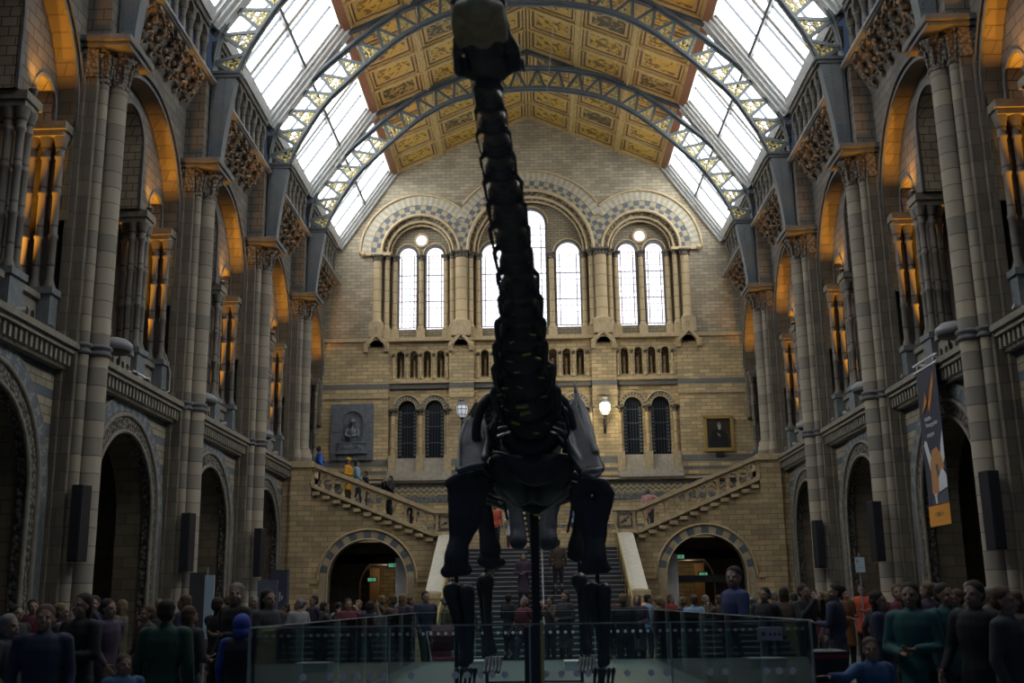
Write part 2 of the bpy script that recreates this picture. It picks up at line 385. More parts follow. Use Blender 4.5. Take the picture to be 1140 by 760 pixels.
# balustrades of the top walk
bal = tag(empty('walkway_balustrade'), 'x', 'balustrade', 'stone balustrades of the top walk')
tb = MB(); F = FS; tb.fbox(F, -2.6, 2.6, 16.78, 17.0, -.02, .3); tb.fbox(F, -2.6, 2.6, 15.44, 15.56, .0, .28)
for i in range(9): tb.arch(F, -2.34+.585*i, 16.5, .21, .30, .04, .26, 10); 
for i in range(10): tb.fbox(F, -2.63+.585*i-.1, -2.63+.585*i+.1, 16.45, 16.8, .05, .25)
tb.build('arcaded_top_rail', m_side, bal)
for i in range(10):
    c = MB(); y = -2.63+.585*i
    c.lathe(.15, y, [(.12,15.56),(.12,15.66),(.085,15.7),(.075,16.2),(.085,16.22),(.09,16.26),(.13,16.42),(.13,16.48)], 10)
    c.build('baluster', m_side, bal)
def wall_slots(src, first, lab, bays=range(1, 6)):
    """a copy of src in each bay of both walls"""
    out = []
    for sgn, side in ((-1, 'left'), (1, 'right')):
        for k in bays:
            o = src if not out else copy_tree(src)
            o.location = (sgn*W, BAYC[k], 0); o.rotation_euler = (0, 0, 0 if sgn > 0 else PI)
            out.append(o); o['label'] = lab(side, k)
    return out
ORD = {0: 'nearest', 1: 'first', 2: 'second', 3: 'third', 4: 'fourth', 5: 'last'}
BAYN = {1: 'cut by the photo edge', 2: 'between the first and second full columns', 3: 'between the second and third full columns', 4: 'between the third and fourth full columns', 5: 'against the end wall'}
wall_slots(brk, 0, lambda s, k: f'carved stone bracket band high on the {s} wall {BAYN[k]}')
wall_slots(bal, 0, lambda s, k: f'arcaded stone balustrade of the top walk, {s} wall, {BAYN[k]}')

# clustered columns
def column_proto(z0):
    r = empty('clustered_column')
    pb = MB(); pb.box(.2, .62, -.55, .55, z0, 12.1); pb.box(.42, .62, -.62, .62, z0, 12.1)
    pb.build('pilaster', m_pil, r, bevel=.02)
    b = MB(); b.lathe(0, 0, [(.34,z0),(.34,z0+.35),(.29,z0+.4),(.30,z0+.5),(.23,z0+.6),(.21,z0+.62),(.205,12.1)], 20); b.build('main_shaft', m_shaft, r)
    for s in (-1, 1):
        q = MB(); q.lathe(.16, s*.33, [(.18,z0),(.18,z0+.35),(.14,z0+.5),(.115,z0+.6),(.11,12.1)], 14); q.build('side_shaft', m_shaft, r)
    if z0 < 6:
        g = MB()
        for x, y, rr in ((0,0,.21), (.16,.33,.11), (.16,-.33,.11)):
            g.lathe(x, y, [(rr,6.36),(rr+.05,6.39),(rr+.06,6.43),(rr+.02,6.46),(rr+.03,6.5),(rr+.07,6.53),(rr+.05,6.58),(rr,6.6)], 16)
        g.box(.19, .64, -.58, .58, 6.4, 6.56); g.build('shaft_ring', m_slate, r)
    k = MB()
    for x, y, rr in ((0,0,.21), (.16,.33,.12), (.16,-.33,.12)):
        k.lathe(x, y, [(rr,12.02),(rr+.03,12.06),(rr,12.12),(rr*1.1,12.4),(rr*1.75,12.74)], 16)
        for j in range(8):
            a = j*PI/4; k.tube([(x+(rr+.02)*math.cos(a), y+(rr+.02)*math.sin(a), 12.15), (x+rr*1.3*math.cos(a), y+rr*1.3*math.sin(a), 12.5), (x+rr*1.9*math.cos(a), y+rr*1.9*math.sin(a), 12.62)], [.03,.04,.05], 5)
    k.box(.2, .64, -.6, .6, 12.1, 12.72); k.build('carved_capital', m_cap, r)
    a = MB(); a.box(-.42, .66, -.66, .66, 12.74, 12.84); a.box(-.48, .7, -.72, .72, 12.84, 12.98); a.build('abacus', m_slate, r, bevel=.02)
    p = MB(); p.box(.05, .62, -.46, .46, 12.98, 15.3); p.build('upper_pier', m_side, r)
    return tag(r, 'x', 'column', 'clustered columns of the side walls')
cproto = column_proto(0); cend = column_proto(6.62)
cn = ['partly outside the photo', 'nearest full one', 'second', 'third', 'farthest, standing on the stair pier']
first = True
for sgn, side in ((-1, 'left'), (1, 'right')):
    for i, y in enumerate(COLY):
        if i == 4: o = cend if sgn < 0 else copy_tree(cend)
        else:
            o = cproto if first else copy_tree(cproto); first = False
        o.location = (sgn*W, y, 0); o.rotation_euler = (0, 0, 0 if sgn > 0 else PI)
        if i == 4: o['label'] = f'stone clustered column on the {side} whose base stands on the stair pier'
        elif i == 0: o['label'] = f'stone clustered column at the {side} edge of the photo, mostly cut off'
        else: o['label'] = f'tall clustered column of banded shafts, {["","nearest","second","third"][i]} complete one along the {side} wall'

# clusters of colonnettes that carry the gallery screens
m_ped = pl('slate_blue_pedestal', (.17,.19,.20), .8, noise=.2)
def cluster(jamb):
    r = tag(empty('colonnette_cluster'), 'x', 'column cluster', 'colonnette clusters of the gallery')
    pts = [(.72, 0), (1.0, 0), (1.28, 0)] if jamb else [(.86,-.14), (.86,.14), (1.1,-.14), (1.1,.14), (1.32, 0)]
    x0, x1 = (.6 if jamb else .74), 1.42; hw = .17 if jamb else .27
    p = MB(); p.box(x0, x1, -hw, hw, 6.54, 7.42); p.box(x0-.05, x1+.05, -hw-.05, hw+.05, 7.42, 7.55); p.box(x0-.05, x1+.05, -hw-.05, hw+.05, 6.54, 6.7)
    p.build('pedestal', m_ped, r)
    for x, y in pts:
        c = MB(); c.lathe(x, y, [(.12,7.55),(.12,7.62),(.09,7.7),(.075,7.75),(.075,8.55),(.095,8.58),(.095,8.63),(.075,8.66),(.075,9.45),(.095,9.48),(.095,9.53),(.075,9.56),(.075,10.2),(.10,10.23),(.10,10.28),(.08,10.3),(.09,10.4),(.15,10.66)], 10)
        c.build('colonnette', m_small, r)
    k = MB(); k.box(x0+.02, x1, -hw, hw, 10.66, 10.78); k.box(x0-.03, x1+.04, -hw-.05, hw+.05, 10.78, 10.95); k.build('capital_block', m_trim, r)
    return r
cj, cm = cluster(True), cluster(False); fj = fm = True
for sgn, side in ((-1, 'left'), (1, 'right')):
    for k in range(1, 6):
        for off in (-2.4, -1.16, 1.16, 2.4):
            jb = abs(off) > 2
            if jb: o = cj if fj else copy_tree(cj); fj = False
            else: o = cm if fm else copy_tree(cm); fm = False
            o.location = (sgn*W, BAYC[k]+off, 0); o.rotation_euler = (0, 0, 0 if sgn > 0 else PI)
            far = off > 0
            o['label'] = f'{"far" if far else "near"} {"jamb" if jb else "inner"} colonnette cluster, {ORD[k]} bay of the {side} gallery from the photo edge'
# gallery parapets with small slit arches
pp = tag(empty('gallery_parapet'), 'x', 'parapet', 'gallery parapets between the pedestals')
q = MB()
for c, hw, n in ((-1.86,.36,3), (0,.78,5), (1.86,.36,3)):
    st = 2*hw/n
    q.wall(FS, c-hw, c+hw, 6.54, 7.3, .85, 1.0, [(c-hw+st*(i+.5), st*.28, 7.0, 6.75) for i in range(n)], 0, 0, 8)
    q.fbox(FS, c-hw, c+hw, 7.3, 7.42, .78, 1.07)
q.build('pierced_parapet', m_trim, pp)
wall_slots(pp, 0, lambda s, k: f'low pierced stone parapet in the {s} gallery, {BAYN[k]}')

# ------------------------------------------------------------------ iron roof ribs
OUT = [(8.5,15.62),(8.47,16.2),(8.36,16.75),(8.15,17.3),(7.75,18.02),(7.3,18.5),(6.75,19.1),(6.2,19.6),(5.6,20.13),(5.0,20.6),(4.4,21.05),(3.8,21.4),(3.2,21.67),(2.6,21.86),(1.8,22.05),(1.0,22.14),(0,22.18)]
INN = [(7.86,15.6),(7.72,16.0),(7.5,16.5),(7.2,17.02),(6.85,17.6),(6.5,18.05),(6.1,18.45),(5.55,19.0),(5.0,19.5),(4.4,20.02),(3.9,20.36),(3.3,20.7),(2.7,20.94),(1.9,21.13),(1.0,21.27),(0,21.31)]
def resample(P, n):
    L = [0]
    for a, b in zip(P, P[1:]): L.append(L[-1]+math.dist(a, b))
    o = []
    for k in range(n+1):
        t = L[-1]*k/n; j = max(i for i in range(len(P)) if L[i] <= t+1e-9); j = min(j, len(P)-2)
        u = (t-L[j])/(L[j+1]-L[j]); o.append((P[j][0]+(P[j+1][0]-P[j][0])*u, P[j][1]+(P[j+1][1]-P[j][1])*u))
    return o
rib = tag(empty('iron_roof_rib'), 'x', 'roof rib', 'iron roof ribs')
for nm, P, wd in (('outer_flange', OUT, .34), ('inner_flange', INN, .30)):
    f = MB(); R_ = resample(P, 44)
    full = [(-x, z) for x, z in R_]+[(x, z) for x, z in R_[::-1]][1:]
    for a, b in zip(full, full[1:]):
        f.bar((a[0],0,a[1]), (b[0],0,b[1]), wd, .11, 0, up=(0,1,0)) if False else f.hexa([(a[0],-wd/2,a[1]-.0),(b[0],-wd/2,b[1]),(b[0],wd/2,b[1]),(a[0],wd/2,a[1])]+[(x+nx, y, z+nz) for (x,y,z),(nx,nz) in zip([(a[0],-wd/2,a[1]),(b[0],-wd/2,b[1]),(b[0],wd/2,b[1]),(a[0],wd/2,a[1])], [(.0,.11)]*4)])
        g = .16
        f.hexa([(a[0],-.03,a[1]-g+.1),(b[0],-.03,b[1]-g+.1),(b[0],.03,b[1]-g+.1),(a[0],.03,a[1]-g+.1),(a[0],-.03,a[1]+g),(b[0],-.03,b[1]+g),(b[0],.03,b[1]+g),(a[0],.03,a[1]+g)])
    f.build(nm, m_iron, rib)
NS = 14
A = resample(OUT, NS*2); B = resample(INN, NS*2)
def orn(p, q, r_):       # sprig of gilded leaves filling the triangle p q r
    o = MB(); c = ((p[0]+q[0]+r_[0])/3, (p[1]+q[1]+r_[1])/3)
    for v in (p, q, r_):
        t = .74; e = (c[0]+(v[0]-c[0])*t, c[1]+(v[1]-c[1])*t)
        o.tube([(c[0],0,c[1]), ((c[0]+e[0])/2+.03,0,(c[1]+e[1])/2), (e[0],0,e[1])], [.03,.025,.015], 5)
        for t2, s in ((.3,1), (.3,-1), (.55,1), (.55,-1), (.75, 1)):
            x, z = c[0]+(v[0]-c[0])*t2, c[1]+(v[1]-c[1])*t2; dx, dz = v[0]-c[0], v[1]-c[1]; l = math.hypot(dx, dz)+1e-6
            o.ball((x-s*dz/l*.08, 0, z+s*dx/l*.08), .075, 0, 6, 4, 1.1, .35, 1.1)
    return o
for sx in (-1, 1):
    br_ = MB()
    for k in range(NS):
        i = 2*k; a0, a1, a2, b1, b0, b2 = A[i], A[i+1], A[i+2], B[i+1], B[i], B[i+2]
        for p, q in ((b0, a1), (a1, b2)): br_.bar((sx*p[0],0,p[1]), (sx*q[0],0,q[1]), .10, .07, 0, up=(0,1,0))
        if k < NS:
            t = [(sx*p[0], p[1]) for p in (b0, a1, b2)]
            orn(*t).build('leaf_ornament', m_gilt, rib)
    br_.build('zigzag_brace', m_iron, rib)
    lg = MB()                                    # solid lower leg standing on the capital
    zz = [12.98, 13.4, 13.9, 14.4, 14.9, 15.3, 15.66]; xi = [8.17, 8.15, 8.1, 8.03, 7.95, 7.89, 7.83]
    for j in range(6):
        lg.hexa([(sx*xi[j],-.17,zz[j]),(sx*8.5,-.17,zz[j]),(sx*8.5,.17,zz[j]),(sx*xi[j],.17,zz[j]),(sx*xi[j+1],-.17,zz[j+1]),(sx*8.5,-.17,zz[j+1]),(sx*8.5,.17,zz[j+1]),(sx*xi[j+1],.17,zz[j+1])])
    lo_ = lg.build('rib_leg', m_iron, rib)
    cp = MB(); x0, x1 = sorted((sx*7.74, sx*8.56)); cp.box(x0, x1, -.23, .23, 15.6, 15.68); cp.box(x0+.04, x1-.02, -.2, .2, 15.5, 15.6); cp.build('leg_cap', m_irond, lo_)
    rv = MB()
    for j in range(22):
        z = 13.05+.115*j; x = 8.17-.1*max(0, (z-13.4)/2.2)
        for y in (-.13, .13): rv.ball((sx*(x-.0), y, z), .022, 0, 5, 4)
        rv.ball((sx*(x+.06), -.172, z), .02, 0, 5, 4); rv.ball((sx*8.42, -.172, z), .02, 0, 5, 4)
    rv.build('rivet_row', m_iron, lo_)
kp = MB(); kp.box(-.06, .06, -.1, .1, 22.2, 23.05); kp.build('ridge_post', m_irond, rib)
tb = MB()                                        # dark timber rafter against the boarding
for sx in (-1, 1):
    tb.bar((0,0,23.0), (sx*6.05,0,20.42), .16, .22, 0, up=(0,1,0)); tb.bar((sx*6.05,0,20.42), (sx*8.6,0,16.9), .16, .2, 0, up=(0,1,0))
tb.build('rafter', m_irond, rib)
lab = ['nearest, outside the top of the photo', 'spans out of the photo top, legs beside its upper corners', 'crosses the top edge of the photo', 'lowest in the photo, nearest the end wall']
for i in range(1, 5):
    o = rib if i == 1 else copy_tree(rib); o.location = (0, COLY[i], 0)
    o['label'] = 'blue-grey lattice roof rib, ' + lab[i-1]
# ------------------------------------------------------------------ ceiling: painted coffers
def gold_panel(name, c1, c2, thr):
    m, nt, b = new_mat(name); L = nt.links.new
    tc = N(nt, 'ShaderNodeTexCoord'); no = N(nt, 'ShaderNodeTexNoise'); no.inputs['Scale'].default_value = 3.2; no.inputs['Detail'].default_value = 3; no.inputs['Distortion'].default_value = 1.5
    L(tc.outputs['Object'], no.inputs['Vector']); cr = N(nt, 'ShaderNodeValToRGB'); cr.color_ramp.elements[0].color = (*c2, 1); cr.color_ramp.elements[1].color = (*c1, 1)
    cr.color_ramp.elements[0].position = thr; cr.color_ramp.elements[1].position = thr+.06; L(no.outputs['Fac'], cr.inputs[0]); L(cr.outputs[0], b.inputs['Base Color']); b.inputs['Roughness'].default_value = .6
    return m
m_g1 = gold_panel('gold_leaf_panel_painting', (.62,.40,.075), (.20,.115,.03), .44)
m_g2 = gold_panel('dark_green_panel_painting', (.42,.30,.10), (.10,.075,.035), .5)
m_gb = pl('cream_gilt_beam', (.58,.42,.17), .6, noise=.2)
m_gr = pl('red_brown_border', (.22,.10,.05), .7)
ceil = tag(empty('ceiling'), kind='structure')
su = math.hypot(6.0, 2.58); ang = math.atan2(2.58, 6.0)
def FC(sx):              # ceiling frame: u along the hall, v down the slope from the ridge, h below the boarding
    return lambda u, v, h: (sx*(v*math.cos(ang)-h*math.sin(ang)), u, 23.2-v*math.sin(ang)-h*math.cos(ang))
cof = None
y0r, y1r = Y0-BAY, YB
for sx in (-1, 1):
    F = FC(sx); bm = MB(); rd = MB()
    bm.prism(F, [(y0r,0),(y1r,0),(y1r,su),(y0r,su)], -.15, 0)
    for v in (0.0, su/3, 2*su/3, su):
        wv = .15; bm.fbox(F, y0r, y1r, max(v-wv,0), min(v+wv, su), 0, .12); bm.fbox(F, y0r, y1r, max(v-.04,0), min(v+.04, su), .1, .17)
    k = 0; y = y0r
    while y < y1r+.1:
        wv = .14 if k % 4 == 0 else .06; bm.fbox(F, max(y-wv,y0r), min(y+wv,y1r), 0, su, 0, .14); y += BAY/4; k += 1
    bm.build('coffer_beams', m_gb, ceil)
    rd.fbox(F, y0r, y1r, su-.02, su+.22, -.15, .2); rd.fbox(F, y0r, y1r, 0, .05, .1, .16); rd.build('eaves_beam', m_gr, ceil)
    cw = su/3; ch = BAY/4
    for nb in range(8, 24):
        for j in range(3):
            yc = y0r+ch*(nb+.5)
            if yc > y1r: continue
            u0, u1, v0, v1 = -ch/2+.07, ch/2-.07, cw*j+.17, cw*(j+1)-.17
            c = MB(); c.fbox(F, u0+.2, u1-.2, v0+.2, v1-.2, -.01, .02, 0)
            for (a, b_, h1, mi) in ((.02,.10,.06,1), (.12,.16,.045,2), (.18,.28,.03,1)):
                c.fbox(F, u0+a, u1-a, v0+a, v0+b_, 0, h1, mi); c.fbox(F, u0+a, u1-a, v1-b_, v1-a, 0, h1, mi)
                c.fbox(F, u0+a, u0+b_, v0+b_, v1-b_, 0, h1, mi); c.fbox(F, u1-b_, u1-a, v0+b_, v1-b_, 0, h1, mi)
            c.build('coffer_panel', [m_g2 if (nb*2+j) % 5 == 0 else m_g1, m_gb, m_gr], ceil, (0, yc, 0))
# ------------------------------------------------------------------ roof glazing, one light to a bay and side
def FK(sx):              # u along, v up the slope from the wall plate, h below the glass
    s0 = Vector((8.5, 17.0)); s1 = Vector((6.0, 20.62)); d = (s1-s0).normalized(); n = Vector((-d.y, d.x)); n = n if n.y < 0 else -n
    return (lambda u, v, h: (sx*(s0.x+d.x*v+n.x*h), u, s0.y+d.y*v+n.y*h)), (s1-s0).length
wi = 0
for sx in (-1, 1):
    F, sl = FK(sx)
    for k in range(0, 6):
        yc = BAYC[k]; hb = BAY/2; wi += 1
        r = tag(empty(f'window_{wi}', (0, yc, 0)), kind='structure')
        fr = MB()
        for i, (a, h0, h1) in enumerate(((.2,-.25,.16), (.36,-.25,.06), (.5,-.25,-.03), (.62,-.25,-.12))):
            for s in (-1, 1):
                u0, u1 = sorted((s*(hb-a), s*(hb-(a-.2 if i else 0)))); u0, u1 = max(u0,-hb), min(u1,hb); fr.fbox(F, u0, u1, 0, sl, h0, h1)
        for v0, v1, h1 in ((0,.12,.1), (.12,.3,-.0), (sl-.16,sl,.1), (sl-.34,sl-.16,0)): fr.fbox(F, -hb+.62, hb-.62, v0, v1, -.25, h1)
        fr.build('glazing_frame', m_frame, r)
        for i in range(2):
            for j in range(5):
                w_ = 2*(hb-.62)/5; v0, v1 = (.3, sl/2) if i == 0 else (sl/2, sl-.34)
                g = MB(); g.fbox(F, -hb+.62+w_*j+.015, -hb+.62+w_*(j+1)-.015, v0+.02, v1-.02, -.24, -.22); g.build('pane', m_sky, r)
        bars = MB()
        for j in range(1, 5): bars.fbox(F, -hb+.62+2*(hb-.62)/5*j-.022, -hb+.62+2*(hb-.62)/5*j+.022, .3, sl-.34, -.26, -.14)
        bars.build('glazing_bars', m_framed, r)
        pu = MB(); pu.fbox(F, -hb+.62, hb-.62, sl/2-.05, sl/2+.05, -.24, -.02); pu.build('purlin', m_framed, r)
        vb = MB(); vb.fbox(F, -.1, .1, .3, sl-.34, -.24, -.08); vb.build('centre_bar', m_frame, r)
# ------------------------------------------------------------------ end wall
wb = tag(empty('wall_back'), kind='structure')
gz = lambda u: 23.15-abs(u)*2.58/6.0 if abs(u) <= 6 else 20.57-(abs(u)-6)*3.62/2.5
low = MB()
low.wall(FB, -9.3, 9.3, 0, 6.7, 0, .5, [], 0, 0)
lwx = [s*x for s in (-1, 1) for x in (4.26, 5.44, .62, 1.84)]
low.wall(FB, -6.3, 6.3, 6.7, 10.6, .12, .6, [(x, .41, 9.72, 7.6) for x in lwx], 0)
low.wall(FB, -6.3, 6.3, 10.6, 11.0, .0, .6, (), 0)
aw = [s*x for s in (-1, 1) for x in (.29,.88,1.47,2.06, 3.98,4.57,5.15,5.73)]
low.wall(FB, -6.3, 6.3, 11.0, 12.75, .0, .35, [(x, .17, 12.1, 11.08) for x in aw], 0)
low.fbox(FB, -6.3, 6.3, 10.9, 12.6, .8, .9)
for s in (-1, 1):
    for a, b in ((2.54,3.6), (6.2,9.3)):
        u0, u1 = sorted((s*a, s*b)); low.fbox(FB, u0, u1, 6.7, 12.75, -.15, .3)
low.build('lower_block_wall', m_back, wb)
up = MB()
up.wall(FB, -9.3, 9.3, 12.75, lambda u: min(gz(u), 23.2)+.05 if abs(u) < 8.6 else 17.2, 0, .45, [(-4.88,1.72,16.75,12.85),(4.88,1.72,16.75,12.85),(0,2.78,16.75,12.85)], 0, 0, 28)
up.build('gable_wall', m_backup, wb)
ty = MB()
ty.wall(FB, -6.7, 6.7, 12.85, 19.7, .5, .9, [(x, .38, 16.76, 13.35) for x in (-5.49,-4.28,4.28,5.49)]+[(-1.66,.52,16.73,13.35),(1.66,.52,16.73,13.35),(0,.66,18.15,13.35)], 0, 1, 16)
ty.build('window_screen_wall', [stone('tympanum_blocks', (.34,.28,.18), (.27,.22,.15), w=.34, h=.12, axes='XZ'), m_slate], wb)
# mouldings and striped arches
mo = MB(); vo = MB(); pa = MB(); dk = MB(); cv = MB()
side_keep = lambda s: (lambda u, z: s*u > 3.07 or z < 18.0 and s*u > 2.95)
for s in (-1, 1):
    c = s*4.88
    vo.arch(FB, c, 16.75, 1.74, 2.18, -.04, .1, 26, (0, 1)); vo.arch(FB, c, 16.75, 1.74, 1.96, -.045, .1, 26, (1, 0))
    pa.arch(FB, c, 16.75, 2.2, 2.62, -.04, .1, 60, (0, 1), keep=lambda u, z, s=s: s*u > 3.07)
    mo.archroll(FB, c, 16.75, 2.68, .06, -.06, 60, keep=lambda u, z, s=s: s*u > 3.07)
    mo.archroll(FB, c, 16.75, 1.72, .07, -.06, 40); mo.archroll(FB, c, 16.75, 1.46, .06, .12, 40)
    cv.arch(FB, c, 16.75, 1.48, 1.72, .1, .3, 30); cv.arch(FB, c, 16.75, 1.33, 1.5, .25, .5, 30)
    mo.archroll(FB, c, 16.75, 1.33, .05, .26, 36)
    mo.arch(FB, c, 17.45, .24, .33, .42, .55, 20); mo.arch(lambda u, z, d: FB(u, 2*17.45-z, d), c, 17.45, .24, .33, .42, .55, 20)
    for x in (c-.605, c+.605):
        dk.arch(FB, x, 16.76, .38, .46, .44, .55, 18, 0, zb=13.4); mo.archroll(FB, x, 16.76, .52, .04, .46, 18)
    for u0, u1 in ((6.2, 7.4),):
        a, b = sorted((s*u0, s*u1)); mo.fbox(FB, a, b, 16.62, 16.75, -.12, .1)
    mo.ball(FB(s*7.42, 16.68, -.14), .12)
cen = lambda u, z: abs(u) < 3.07
vo.arch(FB, 0, 16.75, 2.8, 3.22, -.06, .1, 44, (0, 1), keep=cen); vo.arch(FB, 0, 16.75, 2.8, 3.0, -.065, .1, 44, (1, 0), keep=cen)
pa.arch(FB, 0, 16.75, 3.24, 3.64, -.06, .1, 84, (0, 1), keep=cen); mo.archroll(FB, 0, 16.75, 3.7, .06, -.08, 80, keep=cen)
mo.archroll(FB, 0, 16.75, 2.78, .08, -.08, 60); cv.arch(FB, 0, 16.75, 2.55, 2.78, .1, .3, 46); mo.archroll(FB, 0, 16.75, 2.52, .07, .12, 60)
cv.arch(FB, 0, 16.75, 2.36, 2.55, .25, .5, 46); mo.archroll(FB, 0, 16.75, 2.36, .05, .26, 60)
for x, r, z in ((-1.66,.52,16.73), (1.66,.52,16.73), (0,.66,18.15)): dk.arch(FB, x, z, r, r+.07, .44, .55, 22, 0, zb=13.4); mo.archroll(FB, x, z, r+.14, .04, .46, 22)
vo.build('striped_voussoirs', [m_buffv, m_blue], wb); pa.build('pale_striped_voussoirs', [m_pale, m_buffv], wb)
cv.build('carved_arch_order', carved('carved_buff_order', (.36,.30,.19), (.10,.08,.05), 8), wb); dk.build('window_reveal', m_slate, wb)
mo.fbox(FB, -9.3, 9.3, 12.66, 12.78, -.22, .1); mo.fbox(FB, -9.3, 9.3, 12.78, 12.84, -.14, .1)
for a, b in ((-9.3,-6.2), (6.2,9.3), (-3.6,-2.54), (2.54,3.6)): mo.fbox(FB, a, b, 10.16, 10.28, -.2, 0)
for a, b in ((-6.2,-3.6), (3.6,6.2), (-2.54,2.54)):
    mo.fbox(FB, a, b, 10.82, 10.94, -.1, .1)
mo.build('stone_mouldings', m_trimb, wb)
# low window arches
lo = MB(); lr = MB()
for x in lwx:
    lo.arch(FB, x, 9.72, .42, .54, .05, .16, 22, (0, 1)); lr.archroll(FB, x, 9.72, .40, .035, .08, 18)
    lr.archroll(FB, x, 9.72, .60, .045, .04, 20, keep=lambda u, z: z > 9.9 and not any(abs(y-u) < .5 and abs(y-x) > .1 for y in lwx))
    lo.arch(FB, x, 9.72, .54, .58, .06, .16, 22, (0,))
lo.build('dotted_arch_band', [m_buffv, m_blue], wb); lr.build('arch_moulding', m_trimb, wb)
# zigzag tile band
def zig():
    m, nt, b = new_mat('zigzag_tile_band'); L = nt.links.new
    tc, sp, cb = coords(nt, 'XZ')
    a = N(nt, 'ShaderNodeMath', operation='PINGPONG'); a.inputs[1].default_value = .13; L(sp.outputs[0], a.inputs[0])
    z = N(nt, 'ShaderNodeMath', operation='SUBTRACT'); L(sp.outputs[2], z.inputs[0]); L(a.outputs[0], z.inputs[1])
    f = N(nt, 'ShaderNodeMath', operation='PINGPONG'); f.inputs[1].default_value = .10; L(z.outputs[0], f.inputs[0])
    g = N(nt, 'ShaderNodeMath', operation='GREATER_THAN'); g.inputs[1].default_value = .05; L(f.outputs[0], g.inputs[0])
    mx = N(nt, 'ShaderNodeMix', data_type='RGBA'); L(g.outputs[0], mx.inputs[0]); mx.inputs[6].default_value = (.66,.50,.20,1); mx.inputs[7].default_value = (.17,.20,.24,1)
    L(mx.outputs[2], b.inputs['Base Color']); b.inputs['Roughness'].default_value = .7
    return m
zb = MB(); zb.fbox(FB, -9.2, 9.2, 6.02, 6.36, -.03, .02); zb.build('zigzag_tile_band', zig(), wb)
gb = MB(); gb.fbox(FB, -9.2, 9.2, 5.74, 5.96, -.03, .02); gb.fbox(FB, -9.2, 9.2, 6.38, 6.46, -.03, .02); gb.fbox(FB, -9.2, 9.2, 4.6, 4.72, -.02, .02); gb.build('grey_tile_band', carved('grey_tile', (.24,.26,.27), (.13,.14,.16), 9, .2), wb)
# steps and sills under the low windows
st = MB()
for a, b in ((-6.25,-3.55), (3.55,6.25), (-2.5,2.5)):
    for j, (z0, z1, d) in enumerate(((6.62,6.74,-.3), (6.74,6.94,-.24), (6.94,7.12,-.18), (7.12,7.3,-.12), (7.3,7.46,-.06), (7.46,7.6,.02))): st.fbox(FB, a, b, z0, z1, d, .3)
st.fbox(FB, -9.2, 9.2, 6.54, 6.64, -.22, .1)
st.build('window_steps', pl('grey_worn_stone', (.46,.42,.34), .8, noise=.2), wb)
# columns of the end wall
def shaft(name, x, z0, z1, r, d, mat, label, group, ped=None, capr=1.7, caph=.28):
    o = tag(empty(name, (x, YB+d, 0)), label, 'column', group)
    s = MB(); s.lathe(0, 0, [(r*1.35,z0),(r*1.35,z0+.08),(r*1.1,z0+.14),(r,z0+.18),(r*.97,z1-caph)], 16); s.build('shaft', mat, o)
    c = MB(); c.lathe(0, 0, [(r,z1-caph),(r*1.2,z1-caph+.03),(r,z1-caph+.06),(r*1.15,z1-caph*.5),(r*capr,z1-.07)], 14)
    q = r*capr*1.05; c.box(-q, q, -q, q, z1-.07, z1); c.build('capital', m_cap, o)
    if ped: p = MB(); p.box(-r*1.6, r*1.6, -r*1.6, r*1.6, ped, z0); p.build('pedestal', m_trimb, o, bevel=.01)
    return o
sidew = lambda x: 'left' if x < 0 else 'right'
for x in (-3.08, 3.08): shaft('window_pier_column', x, 13.5, 16.72, .26, .02, m_shaftb, f'thick buff pier column {sidew(x)} of the central window group', 'thick columns between the tall windows', 12.84, 1.35)
for x in (-6.78, 6.78): shaft('window_pier_column', x, 13.5, 16.62, .19, -.02, m_shaftb, f'buff column at the outer {sidew(x)} end of the tall windows', 'outer columns of the tall windows', 12.84, 1.35)
for s in (-1, 1):
    for x, nm in ((2.66, 'beside the central window arch'), (3.48, 'on the outer flank of the thick pier column'), (6.36, 'beside the outer end column')):
        shaft('window_flank_column', s*x, 13.3, 16.72, .11, .12, m_shaftb, f'slim column {nm}, {"left" if s < 0 else "right"} of the middle', 'slim flanking columns of the tall windows', 12.84)
    for x, nm in ((3.76, 'at the inner jamb of'), (4.88, 'between the two lights of'), (6.05, 'at the outer jamb of')):
        shaft('window_mullion_column', s*x, 13.3, 16.72, .12, .42, m_shaftb, f'column {nm} the {"left" if s < 0 else "right"} pair of tall windows', 'columns dividing the tall windows', 12.84)
    for x, nm in ((.92, 'between the middle and side light'), (2.36, 'at the outer jamb')):
        shaft('window_mullion_column', s*x, 13.3, 16.72, .12, .42, m_shaftb, f'column {nm} of the central window, {"left" if s < 0 else "right"} half', 'columns dividing the tall windows', 12.84)
for s in (-1, 1):
    for x in (3.67, 4.85, 6.03):
        shaft('low_window_column', s*x, 7.7, 9.68, .10, -.06, m_shaftb, f'short column {"between" if x == 4.85 else ("at inner side of" if x < 4 else "at outer side of")} the {"left" if s < 0 else "right"} pair of low dark windows', 'short columns of the low windows', 6.9)
for x in (-2.43,-1.23,0,1.23,2.43): shaft('low_window_column', x, 7.7, 9.68, .10, -.06, m_shaftb, 'short column of the middle low windows mostly behind the skeleton', 'short columns behind the skeleton', 6.9)
mini = None
for s in (-1, 1):
    for j, x in enumerate([0, .585, 1.175, 1.765, 2.36] + [3.68, 4.275, 4.86, 5.44, 6.03]):
        if s < 0 and x == 0: continue
        shaft('arcade_colonnette', s*x, 11.02, 12.12, .05, -.02, m_trimb, f'tiny colonnette {j} from the middle in the {"left" if s < 0 else "right"} front row of the small arcade', 'front colonnettes of the small arcade', None, 1.5, .14)
    for j, x in enumerate((.29,.88,1.47,2.06, 3.98,4.57,5.15,5.73)):
        shaft('arcade_colonnette', s*x, 11.1, 12.12, .06, .42, m_trimb, f'tiny colonnette behind opening {j+1} of the small arcade, {"left" if s < 0 else "right"} of the middle', 'rear colonnettes of the small arcade', None, 1.6, .2)
